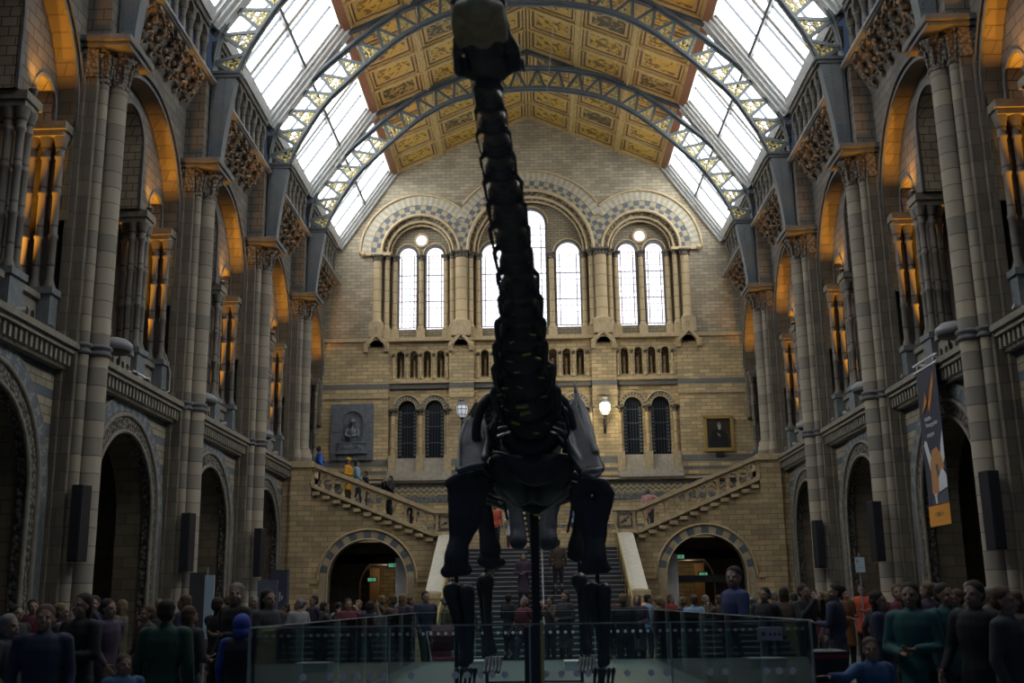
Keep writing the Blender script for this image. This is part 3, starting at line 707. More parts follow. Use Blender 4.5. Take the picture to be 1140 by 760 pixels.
for x in (-6.74, -3.08, 3.08, 6.74):
    g = tag(empty('corbelled_gable', (x, YB-.15, 0)), f'small pointed stone gable {"at the outer end" if abs(x) > 5 else "beside the middle"} of the arcade, {sidew(x)} side', 'gable', 'small gables under the tall windows')
    b = MB(); FG = lambda u, z, d: (u, d, z)
    for s in (-1, 1):
        b.prism(FG, [(0,13.06),(0,12.86),(s*.52,12.3),(s*.52,12.5)], -.24, .05); b.fbox(FG, *sorted((s*.36, s*.54)), 12.18, 12.46, -.2, .02)
    b.arch(FG, 0, 12.4, .3, .37, -.14, .02, 14); b.prism(FG, [(-.36,12.45),(0,12.9),(.36,12.45),(.3,12.6),(0,12.74),(-.3,12.6)], -.1, .02); b.build('gable_moulding', m_trimb, g)
    f = MB(); f.tube([(0,-.14,13.05),(0,-.16,13.2)], [.05,.04], 6)
    for a in range(5): f.ball((.07*math.cos(a*1.256), -.16, 13.24+.07*math.sin(a*1.256)), .05, 0, 6, 4)
    f.build('finial', m_trimb, g)
# windows of the end wall
def stained():
    m, nt, b = new_mat('stained_glass_in_daylight'); L = nt.links.new
    tc, sp, cb = coords(nt, 'XZ')
    vo = N(nt, 'ShaderNodeTexVoronoi'); vo.inputs['Scale'].default_value = 7; L(cb.outputs[0], vo.inputs['Vector'])
    g = N(nt, 'ShaderNodeMath', operation='LESS_THAN'); g.inputs[1].default_value = .17; L(vo.outputs['Distance'], g.inputs[0])
    mx = N(nt, 'ShaderNodeMix', data_type='RGBA'); L(g.outputs[0], mx.inputs[0]); mx.inputs[6].default_value = (.92,.93,1,1); mx.inputs[7].default_value = (.80,.42,.30,1)
    b.inputs['Base Color'].default_value = (.3,.3,.3,1); L(mx.outputs[2], b.inputs['Emission Color']); b.inputs['Emission Strength'].default_value = WIN_L
    return m
m_st = stained(); m_white = emis('plain_window_daylight', (.88,.9,1), WIN_L*.95); m_red = emis('red_glass_in_daylight', (.80,.25,.12), .9)
m_lead = pl('lead_came', (.22,.22,.30), .6)
n = 12
def tall_window(x, r, zs, zb, idx):
    o = tag(empty(f'window_{idx}', (x, YB+.62, 0)), kind='structure')
    FG = lambda u, z, d: (u, d, z)
    poly = [(-r,zb),(r,zb)]+[(r*math.cos(PI*k/20), zs+r*math.sin(PI*k/20)) for k in range(21)]
    inner = [(-r*.72,zb+.1),(r*.72,zb+.1)]+[(r*.72*math.cos(PI*k/20), zs+r*.72*math.sin(PI*k/20)) for k in range(21)]
    p = MB(); p.prism(FG, poly, .02, .05); p.build('border_glass', m_st, o)
    p = MB(); p.prism(FG, inner, .0, .03); p.build('clear_glass', m_white, o)
    le = MB()
    for s in (-1, 1): le.fbox(FG, s*r*.72-.02, s*r*.72+.02, zb+.1, zs, -.02, .0)
    le.arch(FG, 0, zs, r*.72-.012, r*.72+.012, -.02, 0, 18)
    z = zb+.1; k = 0
    while z < zs: le.fbox(FG, -r, r, z-(.02 if k % 4 == 0 else .008), z+(.02 if k % 4 == 0 else .008), -.02, .01); z += .3; k += 1
    for u in (-r*.24, r*.24): le.fbox(FG, u-.008, u+.008, zb, zs, -.02, 0)
    le.build('lead_bars', m_lead, o)
    ro = MB(); ro.arch(FG, 0, zs, .1, .14, -.02, .0, 12); ro.arch(lambda u, z, d: FG(u, 2*zs-z, d), 0, zs, .1, .14, -.02, 0, 12)
    for kk in range(10):
        for s in (-1, 1): ro.ball((s*r*.86, -.0, zb+.2+(zs-zb-.2)*kk/9.5), .035, 0, 6, 4, 1, .3, 1)
    ro.build('red_glass', m_red, o)
    return o
for i, (x, r, zs) in enumerate(((-5.49,.38,16.76), (-4.28,.38,16.76), (-1.66,.52,16.73), (0,.66,18.15), (1.66,.52,16.73), (4.28,.38,16.76), (5.49,.38,16.76))): tall_window(x, r, zs, 13.35, 20+i)
for i, s in enumerate((-1, 1)):
    o = tag(empty(f'window_{27+i}', (s*4.88, YB+.47, 17.45)), kind='structure'); p = MB(); p.prism(lambda u, z, d: (u, d, z), [(.235*math.cos(k*PI/12), .235*math.sin(k*PI/12)) for k in range(24)], 0, .02); p.build('round_pane', m_st, o)
m_dg = pl('dark_window_glass', (.012,.016,.022), .15); m_lat = pl('pale_leaded_border', (.14,.17,.2), .5)
for i, x in enumerate(lwx):
    o = tag(empty(f'window_{30+i}', (x, YB+.4, 0)), kind='structure'); FG = lambda u, z, d: (u, d, z)
    p = MB(); p.prism(FG, [(-.4,7.6),(.4,7.6)]+[(.4*math.cos(PI*k/16), 9.72+.4*math.sin(PI*k/16)) for k in range(17)], 0, .03); p.build('dark_pane', m_dg, o)
    l = MB()
    for s in (-1, 1):
        for kk in range(13): l.fbox(FG, *sorted((s*.27, s*.36)), 7.75+kk*.155, 7.85+kk*.155, -.02, 0)
    for z in (8.3, 9.0, 9.6): l.fbox(FG, -.4, .4, z-.012, z+.012, -.03, 0)
    for kk in range(5): l.fbox(FG, -.24+kk*.12-.004, -.24+kk*.12+.004, 7.6, 9.9, -.02, 0)
    l.build('leaded_border', m_lat, o)
# ------------------------------------------------------------------ grand staircase
m_tread = pl('pale_step_tread', (.26,.27,.29), .45); m_riser = pl('dark_step_stone', (.035,.037,.042), .6)  # treads paler than the near-black risers
m_cope = pl('pale_stone_coping', (.52,.49,.40), .55, noise=.12)
stc = tag(empty('staircase'), 'wide dark stone staircase rising between pale sloping copings behind the skeleton', 'staircase')
NST = 23; yb0 = 31.35
fl = MB(); ns = MB()
for k in range(NST):
    y0 = yb0+.35*k; z1 = .15*(k+1); fl.box(-2.86, 2.86, y0, y0+.36 if k < NST-1 else 39.5, 0 if k < 3 else z1-.5, z1-.03, 0)
    ns.box(-2.86, 2.86, y0-.03, y0+.36, z1-.03, z1)
fl.build('riser_flight', m_riser, stc); ns.build('treads', m_tread, stc)
for s in (-1, 1):
    F = lambda u, z, d: (d, u, z); a, b = sorted((s*2.86, s*3.41))
    wl_ = MB(); wl_.prism(F, [(34.5,0),(39.4,0),(39.4,3.8),(34.5,1.76)], a+.04, b-.04); wl_.prism(F, [(31.2,0),(34.5,0),(34.5,1.5),(33.9,1.5),(31.2,.9)], a+.04, b-.04); wl_.build('string_wall', m_stair, stc)
    cp = MB(); cp.prism(F, [(34.4,1.76),(39.2,3.80),(39.2,3.98),(34.4,1.93)], a, b); 
    cp.prism(F, [(34.4,1.93),(39.2,3.98),(39.2,4.0),(34.4,1.95)], a+.12, b-.12); cp.build('sloping_coping', m_cope, stc)
    pd = MB(); pd.box(a-.02, b+.02, 34.15, 34.5, 0, 1.72); pd.box(a-.06, b+.06, 34.1, 34.52, 1.72, 1.9); pd.build('end_pedestal', m_trimb, stc, bevel=.02)
    hr = MB(); x = s*2.78; hr.tube([(x,31.3,1.05),(x,39.2,4.4)], .03, 8)
    for k in range(9): hr.tube([(x,31.5+.95*k,.15+.405*k),(x,31.5+.95*k,1.13+.405*k)], .016, 6)
    hr.build('brass_handrail', pl('polished_brass', (.45,.36,.12), .3, metal=.8), stc)
cr = MB()
for x in (.06, .2): cr.tube([(x,31.2,.95),(x,38.6,4.05)], .028, 8)
for k in range(9):
    for x in (.06, .2): cr.tube([(x,31.3+.85*k,.1+.365*k),(x,31.3+.85*k,1.0+.37*k)], .02, 6)
cr.build('centre_handrail', pl('grey_steel', (.20,.21,.23), .4, metal=.5), stc)
sw = tag(empty('wall_stair'), kind='structure')
wmb = MB(); FW = lambda u, z, d: (u, 39.4+d, z)
for s in (-1, 1):
    tp = (lambda u: 3.93+(abs(u)-3.61)*.413)
    u0, u1 = sorted((s*3.41, s*8.05)); wmb.wall(FW, u0, u1, 0, tp, 0, .55, [(s*5.97,1.4,2.43,0)], 0, 1, 26)
    a, b = sorted((s*8.05, s*9.3)); wmb.fbox(FW, a, b, 0, 6.55, -.05, 1.1, 0)
    a, b = sorted((s*8.0, s*8.75)); wmb.fbox(FW, a, b, 0, 6.4, -.18, 1.1, 0)
for s in (-1, 1):
    u0, u1 = sorted((s*3.5, s*8.6)); wmb.wall(FW, u0, u1, 0, 3.9, 3.2, 3.6, [(s*5.5,1.25,2.2,0)], 1, 1, 20); wmb.fbox(FW, u0, u1, 3.3, 3.9, 6.2, 6.9, 1)
    a, b = sorted((s*3.41, s*3.6)); wmb.fbox(FW, a, b, 0, 3.1, .5, 6.9, 1)
wmb.build('stair_wall_blocks', [m_stair, m_dark], sw)
tr = MB(); vs = MB()
for s in (-1, 1):
    vs.arch(FW, s*5.97, 2.43, 1.43, 1.68, -.04, .1, 19, (0, 1), zb=.6); tr.archroll(FW, s*5.97, 2.43, 1.41, .035, -.05, 30, zb=0); tr.archroll(FW, s*5.97, 2.43, 1.75, .05, -.05, 30)
    a, b = sorted((s*7.72, s*8.0)); tr.fbox(FW, a, b, 2.33, 2.42, -.07, .02); a, b = sorted((s*3.5, s*4.22)); tr.fbox(FW, a, b, 2.33, 2.42, -.07, .02)
    a, b = sorted((s*7.95, s*8.8)); tr.fbox(FW, a, b, 6.4, 6.62, -.26, 1.1)
    for k in range(13):      # stepped corbels under the string
        u = 3.62+.37*k; z = 3.93+(u-3.61)*.413; a, b = sorted((s*u, s*(u+.26))); tr.fbox(FW, a, b, z-.20, z-.08, -.16, .05)
    F2 = [(s*3.5,3.84),(s*8.05,5.72),(s*8.05,5.86),(s*3.5,3.98)]; tr.prism(FW, F2, -.18, .3)
vs.build('striped_voussoirs', [m_buffv, m_blue], sw); tr.build('stair_mouldings', m_trimb, sw)
# balustrades of the side flights
for s in (-1, 1):
    b = tag(empty('stair_balustrade'), f'arcaded stone balustrade climbing to the {"left" if s < 0 else "right"} from the landing', 'balustrade', 'balustrades of the side flights')
    zr = lambda u: 4.80+(abs(u)-3.55)*.401; zf = lambda u: 3.98+(abs(u)-3.55)*.413
    r_ = MB(); r_.prism(FW, [(s*3.5,zr(3.5)-.13),(s*8.12,zr(8.12)-.13),(s*8.12,zr(8.12)+.02),(s*3.5,zr(3.5)+.02)], -.17, .25); r_.build('handrail', m_trimb, b)
    ar = MB(); st_ = (8.0-3.55)/12
    for k in range(12):
        u = 3.55+st_*(k+.5); zt = zr(u)-.13; ua, ub = sorted((s*(u-st_/2), s*(u+st_/2)))
        ar.wall(FW, ua, ub, zt-.36, lambda x: zr(x)-.12, -.07, .13, [(s*u, .125, zt-.21, zt-.36)], 0, 0, 10)
        ar.archroll(FW, s*u, zt-.21, .145, .025, -.07, 10)
    ar.build('arched_spandrel', m_trimb, b)
    for k in range(13):
        u = 3.55+st_*k; z0, z1 = zf(u), zr(u)-.47
        c = MB(); c.lathe(s*u, 39.42, [(.085,z0),(.085,z0+.08),(.06,z0+.12),(.05,z0+.16),(.05,z1-.1),(.08,z1)], 10); c.box(s*u-.075, s*u+.075, 39.34, 39.5, z1, z1+.1); c.build('baluster', m_trimb, b)
    nw = MB(); a, c = sorted((s*2.79, s*3.51)); nw.box(a, c, 39.1, 39.7, 3.9, 4.72); nw.box(a-.05, c+.05, 39.04, 39.76, 4.68, 4.82); nw.box(a-.05, c+.05, 39.04, 39.76, 3.9, 4.02)
    nw.build('newel_block', m_trimb, b, bevel=.01)
    ip = MB(); m_ = (a+c)/2
    for (p, q, z0, z1) in ((m_-.27,m_+.27,4.56,4.63), (m_-.27,m_+.27,4.1,4.17), (m_-.27,m_-.2,4.17,4.56), (m_+.2,m_+.27,4.17,4.56)): ip.box(p, q, 39.05, 39.12, z0, z1)
    ip.bar((m_-.15,39.09,4.25), (m_+.15,39.09,4.48), .05, .04, 0, up=(0,1,0)); ip.ball((m_, 39.09, 4.36), .07, 0, 6, 5); ip.build('carved_panel', m_cap, b)
# landing and side flights
ld = MB(); ld.box(-3.5, 3.5, 39.3, YB, 3.1, 3.45); ld.box(-8.6, 8.6, 42.6, YB, 3.1, 3.45)
for s in (-1, 1):
    for k in range(15):
        u = 3.5+.305*k; z = 3.6+.15*k; a, b = sorted((s*u, s*(u+.31 if k < 14 else 8.1))); ld.box(a, b, 39.9, 42.6, z-.35, z)
    a, b = sorted((s*8.0, s*9.1)); ld.box(a, b, 39.9, YB, 5.9, 6.1)
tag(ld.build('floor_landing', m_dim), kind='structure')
# ------------------------------------------------------------------ sculpted shapes
def sculpt(name, mb, voxel, mat, parent=None, smooth=3, loc=None):
    """fuses the pieces in mb into one continuous skin"""
    me = bpy.data.meshes.new('tmp'); me.from_pydata(mb.v, [], mb.f); me.update()
    o = bpy.data.objects.new('tmp', me); COL.objects.link(o)
    r = o.modifiers.new('r', 'REMESH'); r.mode = 'VOXEL'; r.voxel_size = voxel; r.use_smooth_shade = True
    if smooth: s = o.modifiers.new('s', 'SMOOTH'); s.iterations = smooth; s.factor = .5
    dg = bpy.context.evaluated_depsgraph_get(); me2 = bpy.data.meshes.new_from_object(o.evaluated_get(dg))
    bpy.data.objects.remove(o); bpy.data.meshes.remove(me); me2.name = name
    me2.materials.clear()
    for m in (mat if hasattr(mat, '__len__') else [mat]): me2.materials.append(m)
    n = bpy.data.objects.new(name, me2); COL.objects.link(n)
    if parent: n.parent = parent
    if loc: n.location = loc
    return n
def cap(mb, pts, rad, n=10, flat=1.0):
    """tapered limb with rounded ends"""
    if not hasattr(rad, '__len__'): rad = [rad]*len(pts)
    mb.tube(pts, rad, n, flat=flat)
    for p, r in zip(pts, rad): mb.ball(p, r*.98, 0, n, 8)
# ------------------------------------------------------------------ lights of the gallery
def spot(name, loc, aim, power, col, size=1.2, blend=.6, rad=.06):
    l = bpy.data.lights.new(name, 'SPOT'); l.energy = power; l.color = col; l.spot_size = size; l.spot_blend = blend; l.shadow_soft_size = rad
    o = bpy.data.objects.new(name, l); COL.objects.link(o); o.location = loc
    o.rotation_euler = (Vector(aim)-Vector(loc)).to_track_quat('-Z', 'Y').to_euler(); return o
AMB = (1.0, .42, .045)
m_lamp = emis('glowing_amber_lens', AMB, 1.5); m_body = pl('dark_lamp_body', (.05,.05,.055), .5); m_alu = pl('grey_lamp_housing', (.22,.23,.25), .45)
up0 = tag(empty('uplighter'), 'x', 'uplighter', 'amber uplighters of the gallery')
q = MB(); q.lathe(0, 0, [(.05,0),(.06,.04),(.09,.14),(.09,.16)], 12); q.build('housing', m_body, up0)
q = MB(); q.lathe(0, 0, [(.075,.161),(.07,.17)], 12); q.build('lens', m_lamp, up0)
fu = True
for sgn, side in ((-1, 'left'), (1, 'right')):
    for k in range(1, 6):
        for off in (-1.9, 1.9, 1.2, -1.2):
            o = up0 if fu else copy_tree(up0); fu = False
            near = abs(off) < 1.5
            x, z = (.78, 10.96) if near else (1.55, 6.54)
            if k == 5 and off > 0 and not near: continue
            o.location = (sgn*(W+x), BAYC[k]+off, z)
            o['label'] = f'amber uplighter on the {side} gallery, {ORD[k]} bay, {"outer" if not near else "middle"} one on its {"far" if off > 0 else "near"} side'
            if near: spot('amber_light', (sgn*(W+.66), BAYC[k]+off, z+.2), (sgn*(W+.78), BAYC[k]+off*1.8, 13.2), WARM*.75, AMB, 1.5, 1.0)
            else: spot('amber_light', (sgn*(W+x), BAYC[k]+off, z+.22), (sgn*(W+1.12), BAYC[k]+off*1.1, 11.5), WARM*8, AMB, .75, .8)
# big floodlights standing on the balcony ledge
fl0 = tag(empty('floodlight'), 'x', 'floodlight', 'egg-shaped floodlights on the balcony ledge')
q = MB(); q.lathe(0, 0, [(.10,.30),(.25,.33),(.30,.40),(.29,.48),(.20,.56),(.07,.60)], 20); q.build('reflector_dome', m_alu, fl0)
q = MB(); q.lathe(0, 0, [(.27,.335),(.22,.30),(.1,.29)], 20); q.build('dark_lens', m_body, fl0)
q = MB(); q.tube([(0,-.2,0),(0,-.27,.2),(0,-.26,.4)], .02, 6); q.tube([(0,.2,0),(0,.27,.2),(0,.26,.4)], .02, 6); q.box(-.08,.08,-.22,.22,0,.04); q.build('yoke', m_body, fl0)
ff = True
for sgn, side in ((-1, 'left'), (1, 'right')):
    for k in range(1, 5):
        o = fl0 if ff else copy_tree(fl0); ff = False; o.location = (sgn*(W+.42), BAYC[k]-1.35, 6.54); o.scale = (1.3, 1.3, 1.15)
        o['label'] = f'grey domed floodlight on the {side} balcony ledge, {ORD[k]} from the photo edge'
tl = tag(empty('tube_light', (-W-.3, BAYC[2]-.2, 6.54)), 'pair of pale metal tube lamps lying on the left balcony ledge', 'lamp')
q = MB()
for x in (-.05, .07): q.tube([(x,-.5,.10),(x,.5,.10)], .035, 8)
q.build('tubes', pl('bright_metal_tube', (.75,.8,.82), .25, metal=.4), tl); q = MB(); q.box(-.12,.14,-.4,-.3,0,.08); q.box(-.12,.14,.3,.4,0,.08); q.build('cradle', m_body, tl)
cb = MB(); p0 = Vector((-W-.35, BAYC[2]+1.6, 6.56)); cb.tube([p0, p0+Vector((.1,.2,.1)), p0+Vector((.0,.5,.6)), p0+Vector((-.1,.45,1.0)), p0+Vector((-.15,.3,1.2))], .014, 6)
tag(cb.build('cable', pl('pale_cable', (.4,.4,.38), .6)), 'thin pale cable looping up from the left balcony ledge', 'cable')
# small things along the ledges: junction boxes and little spot lamps
jb0 = tag(empty('spot_lamp'), 'x', 'lamp', 'small spot lamps on the balcony ledge')
q = MB(); q.tube([(0,-.09,.13),(0,.1,.2)], [.075,.06], 10); q.build('lamp_barrel', m_alu, jb0); q = MB(); q.box(-.05,.05,-.05,.05,0,.03); q.tube([(0,0,0),(0,0,.15)], .015, 6); q.build('stand', m_body, jb0)
fj2 = True
for sgn, side in ((-1, 'left'), (1, 'right')):
    for k in range(1, 5):
        for q_, off in enumerate((.75, 2.0)):
            o = jb0 if fj2 else copy_tree(jb0); fj2 = False; o.location = (sgn*(W+.45), BAYC[k]+off, 6.54); o.rotation_euler = (0,0,.6*sgn+q_)
            o['label'] = f'small grey spot lamp on the {side} ledge, {ORD[k]} bay, {["nearer","farther"][q_]} of two'
# tall black column loudspeakers
ls0 = tag(empty('column_loudspeaker'), 'x', 'loudspeaker', 'tall black loudspeakers on the columns')
q = MB(); q.box(-.12,.12,-.14,.14,0,1.6); q.build('cabinet', pl('black_loudspeaker_case', (.012,.013,.018), .5), ls0, bevel=.012)
q = MB(); q.box(-.1,.1,-.15,-.14,.05,1.55); q.build('front_grille', pl('dark_cloth_grille', (.02,.022,.03), .8), ls0)
q = MB()
for z in (.3, 1.3): q.box(-.03,.03,.14,.22,z-.03,z+.03)
q.build('wall_bracket', m_body, ls0)
sp = [(-1,1,(75,95,540,625)), (-1,2,(200,214,571,636)), (-1,3,(282,293,588,642)), (1,1,(1098,1122,524,612)), (1,2,(967,990,558,625)), (1,3,(907,920,579,632))]
for n_, (sg, i, (xa, xb, ya, yb)) in enumerate(sp):
    o = ls0 if n_ == 0 else copy_tree(ls0); Y = COLY[i]-.46
    p = at((xa+xb)/2, yb, Y); o.location = (p.x, Y+(.0), p.z); o.rotation_euler = (0, 0, .25*sg)
    s = (at((xa+xb)/2, ya, Y).z-p.z)/1.6; o.scale = (1, 1, s)
    o['label'] = f'black column loudspeaker on the {"left" if sg < 0 else "right"} wall, {["","nearest","middle","farthest"][i]} of three'
# ------------------------------------------------------------------ banner on the right wall
bn = tag(empty('hanging_banner', (8.62, 23.75, 0)), 'dark blue exhibition banner with orange bolt and fox picture', 'banner')
XB = 0; zt, zb_ = 6.12, 2.55; BW = .62
SZ = lambda z: 3.05+(z-2.55)*.945
FN = lambda u, z, d: (d, u, SZ(z))      # u: + is farther from the camera
def flat(name, poly, d, mat): q = MB(); q.prism(FN, poly, d, d-.006); return q.build(name, mat, bn)
c1 = MB(); c1.fbox(FN, -BW, BW, zb_, zt, 0, .012); c1.build('banner_cloth', pl('dark_navy_cloth', (.022,.027,.05), .7), bn)
flat('orange_strip', [(-BW,zb_),(BW,zb_),(BW,zb_+.46),(-BW,zb_+.46)], -.004, pl('orange_print', (.62,.26,.03), .7))
OR = pl('burnt_orange_print', (.48,.17,.03), .7); WH = pl('white_print', (.55,.58,.62), .7); FOX = pl('fox_orange_print', (.42,.20,.07), .7); GRP = pl('grey_print', (.06,.07,.09), .7)
flat('orange_bolt', [(.44,5.12),(.14,5.62),(.07,5.32),(-.44,6.02),(-.40,5.72),(-.0,5.12),(.03,5.36)], -.004, OR)
flat('white_ear', [(.52,4.42),(.45,4.52),(.36,4.5),(.1,3.95),(.26,3.8)], -.004, WH); flat('white_ear', [(-.62,4.62),(-.5,4.4),(-.34,3.98),(-.5,3.88),(-.62,4.0)], -.004, WH)
flat('fox_face', [(.24,3.95),(.08,4.25),(-.2,4.3),(-.42,4.1),(-.55,3.8),(-.3,3.72),(-.16,3.5),(-.06,3.24),(.12,3.18),(.27,3.3),(.25,3.6)], -.005, FOX)
flat('white_cheek', [(-.18,3.62),(-.42,3.8),(-.62,3.62),(-.62,3.36),(-.12,3.28)], -.007, WH); flat('dark_eye_patch', [(-.06,3.92),(-.2,3.9),(-.24,3.66),(-.12,3.6)], -.009, GRP)
flat('grey_fur', [(.3,3.16),(-.62,3.34),(-.62,3.02),(.3,3.02)], -.006, GRP); flat('pale_muzzle', [(.16,3.26),(.04,3.28),(.02,3.05),(.12,3.04)], -.009, WH)
def text(s, size, loc, rot, mat, parent, ext=.002, align='CENTER', name='lettering'):
    cu = bpy.data.curves.new(name, 'FONT'); cu.body = s; cu.size = size; cu.extrude = ext; cu.align_x = align; cu.align_y = 'CENTER'; cu.materials.append(mat)
    t = bpy.data.objects.new('tmp', cu); COL.objects.link(t); dg = bpy.context.evaluated_depsgraph_get(); me = bpy.data.meshes.new_from_object(t.evaluated_get(dg)); bpy.data.objects.remove(t)
    o = bpy.data.objects.new(name, me); COL.objects.link(o); o.parent = parent; o.location = loc; o.rotation_euler = rot; return o
for s, size, u, z in (('Wildlife', .13, .12, 4.98), ('Photographer', .13, -.08, 4.84), ('MUSEUM', .11, .05, 4.6), ('< 2016 >', .14, 0, 2.8)):
    text(s, size, (-.012, u, SZ(z)), (PI/2, 0, -PI/2), GRP if '0' in s else WH, bn)
q = MB(); 
for z in (6.16, 6.34): z = SZ(z); q.tube([(-.0,-BW-.1,z),(-.0,BW+.1,z)], .025, 8)
for y in (-.5, .5): q.tube([(0,y,SZ(6.16)),(0,y,SZ(6.34)),(.18,y,6.56)], .015, 6)
q.build('hanging_rail', pl('white_metal_rail', (.7,.72,.74), .4), bn)
# ------------------------------------------------------------------ end wall: lanterns, portrait, memorial
m_lit = emis('glowing_lantern_glass', (1.0,.93,.62), 1.1); m_dimg = emis('faint_lantern_glass', (.75,.82,.9), .28); m_cage = pl('black_wrought_iron', (.02,.02,.022), .5)
for s, lit in ((-1, False), (1, True)):
    o = tag(empty('wall_lantern', (s*3.02, YB-.6, 0)), f'{"lit" if lit else "dim"} octagonal wall lantern on the {"right" if s > 0 else "left"} pier beside the skeleton', 'lantern', 'wall lanterns')
    P = [(.10,9.2),(.2,9.32),(.255,9.55),(.22,9.72)]
    q = MB(); q.lathe(0, 0, P, 8, sm=False); q.build('glass', m_lit if lit else m_dimg, o)
    c = MB()
    for k in range(8):
        a = k*PI/4; c.tube([(1.03*r*math.cos(a), 1.03*r*math.sin(a), z) for r, z in P], .012, 5)
    for r, z in P: c.lathe(0, 0, [(r*1.02,z-.012),(r*1.1,z),(r*1.02,z+.012)], 8, sm=False)
    c.lathe(0, 0, [(.09,9.14),(.11,9.2)], 8); c.build('cage', m_cage, o)
    h = MB(); h.lathe(0, 0, [(.24,9.72),(.17,9.82),(.12,9.86),(.12,9.92),(.14,9.94),(.05,9.99)], 8, sm=False); h.build('hood', pl('grey_metal_hood', (.2,.21,.23), .5), o)
    k = MB(); k.tube([(0,0,9.14),(0,.02,8.95),(0,.1,8.75),(0,.3,8.68),(0,.44,8.8)], [.02,.035,.04,.03,.03], 8); k.lathe(0, .05, [(.02,8.6),(.06,8.7),(.05,8.9),(.02,9.0)], 8); k.box(-.06,.06,.42,.45,8.5,9.1); k.build('bracket', m_cage, o)
    if lit:
        l = bpy.data.lights.new('lantern_light', 'POINT'); l.energy = 70; l.color = (1,.85,.55); l.shadow_soft_size = .2; lo_ = bpy.data.objects.new('lantern_light', l); COL.objects.link(lo_); lo_.location = (s*3.02, YB-.95, 9.5)
pt = tag(empty('framed_portrait', (7.80, YB-.2, 8.41)), 'gilt-framed dark portrait of a white-bearded person in black', 'painting')
FP = lambda u, z, d: (u, d, z)
q = MB()
for (a, b, z0, z1) in ((-.62,.62,.64,.75), (-.62,.62,-.75,-.64), (-.62,-.51,-.64,.64), (.51,.62,-.64,.64)): q.fbox(FP, a, b, z0, z1, -.06, .05)
q.build('gilt_frame', pl('gilt_frame_wood', (.50,.36,.12), .4, metal=.4), pt, bevel=.02)
q = MB(); q.fbox(FP, -.52, .52, -.65, .65, -.005, .04); q.build('canvas', pl('dark_brown_canvas', (.045,.03,.02), .5, noise=.4, nscale=3), pt)
def paint(nm, poly, d, c): q = MB(); q.prism(FP, poly, d, d+.004); q.build(nm, pl('paint_'+nm, c, .5), pt)
paint('black_coat', [(-.4,-.64),(.42,-.64),(.36,-.1),(.22,.12),(.08,.2),(-.1,.18),(-.3,.06),(-.38,-.2)], -.01, (.008,.009,.013))
paint('face', [(.0+.08*math.cos(a*PI/8)+.03, .36+.11*math.sin(a*PI/8)) for a in range(16)], -.012, (.30,.22,.15))
paint('white_beard', [(-.03,.36),(.10,.36),(.10,.2),(.05,.13),(-.02,.18)], -.014, (.45,.43,.38)); paint('hand', [(-.06,.02),(.02,-.02),(.08,-.12),(.03,-.14),(-.05,-.06)], -.014, (.3,.24,.18))
q = MB(); q.box(-.17,.17,-.03,.03,-.98,-.8); q.build('label_plate', m_cage, pt)
rl = tag(empty('memorial_relief', (-7.72, YB-.15, 0)), 'dark slate wall memorial with arched niche and bust in a hat', 'memorial')
m_sl = pl('dark_bronze_slate', (.17,.19,.22), .5, noise=.25)
q = MB(); q.wall(FP, -.9, .9, 7.52, 9.93, -.12, 0, [(0,.455,9.16,8.25)], 0, 0, 18); q.fbox(FP, -.6, .6, 8.2, 9.7, -.02, .0); q.build('slab', m_sl, rl)
q = MB(); q.fbox(FP, -.56, .56, 7.86, 8.22, -.22, 0); q.fbox(FP, -.62, .62, 8.22, 8.28, -.26, 0); q.fbox(FP, -.66, .66, 7.78, 7.86, -.28, 0)
for k in range(9): q.ball((-.4+.1*k, -.23, 8.04+.04*math.sin(k*2.1)), .05, 0, 6, 4)
q.build('carved_base', m_sl, rl)
for s in (-1, 1): q = MB(); q.fbox(FP, *sorted((s*.56, s*.84)), 8.72, 9.02, -.15, -.12); q.bar((s*.6,-.15,8.78), (s*.8,-.15,8.96), .02, .02, 0, up=(0,1,0)); q.build('side_plaque', m_sl, rl)
g = MB(); g.ball((0,-.16,9.08), .09, 0, 10, 8, .9, 1, 1.2); cap(g, [(0,-.14,8.96),(0,-.14,8.88)], .06); g.ball((0,-.14,8.68), .2, 0, 12, 8, 1.2, .6, 1.1); g.ball((0,-.14,8.45), .18, 0, 12, 8, 1.2, .6, 1.2)
cap(g, [(-.22,-.14,8.78),(-.28,-.2,8.56),(-.06,-.28,8.48)], [.08,.065,.05]); cap(g, [(.22,-.14,8.78),(.26,-.2,8.56),(.04,-.28,8.52)], [.08,.065,.05]); g.lathe(0, -.16, [(.17,9.13),(.17,9.15),(.1,9.17),(.085,9.27),(.02,9.3)], 14)
sculpt('bust', g, .02, pl('polished_bronze', (.16,.17,.19), .35, metal=.3), rl)
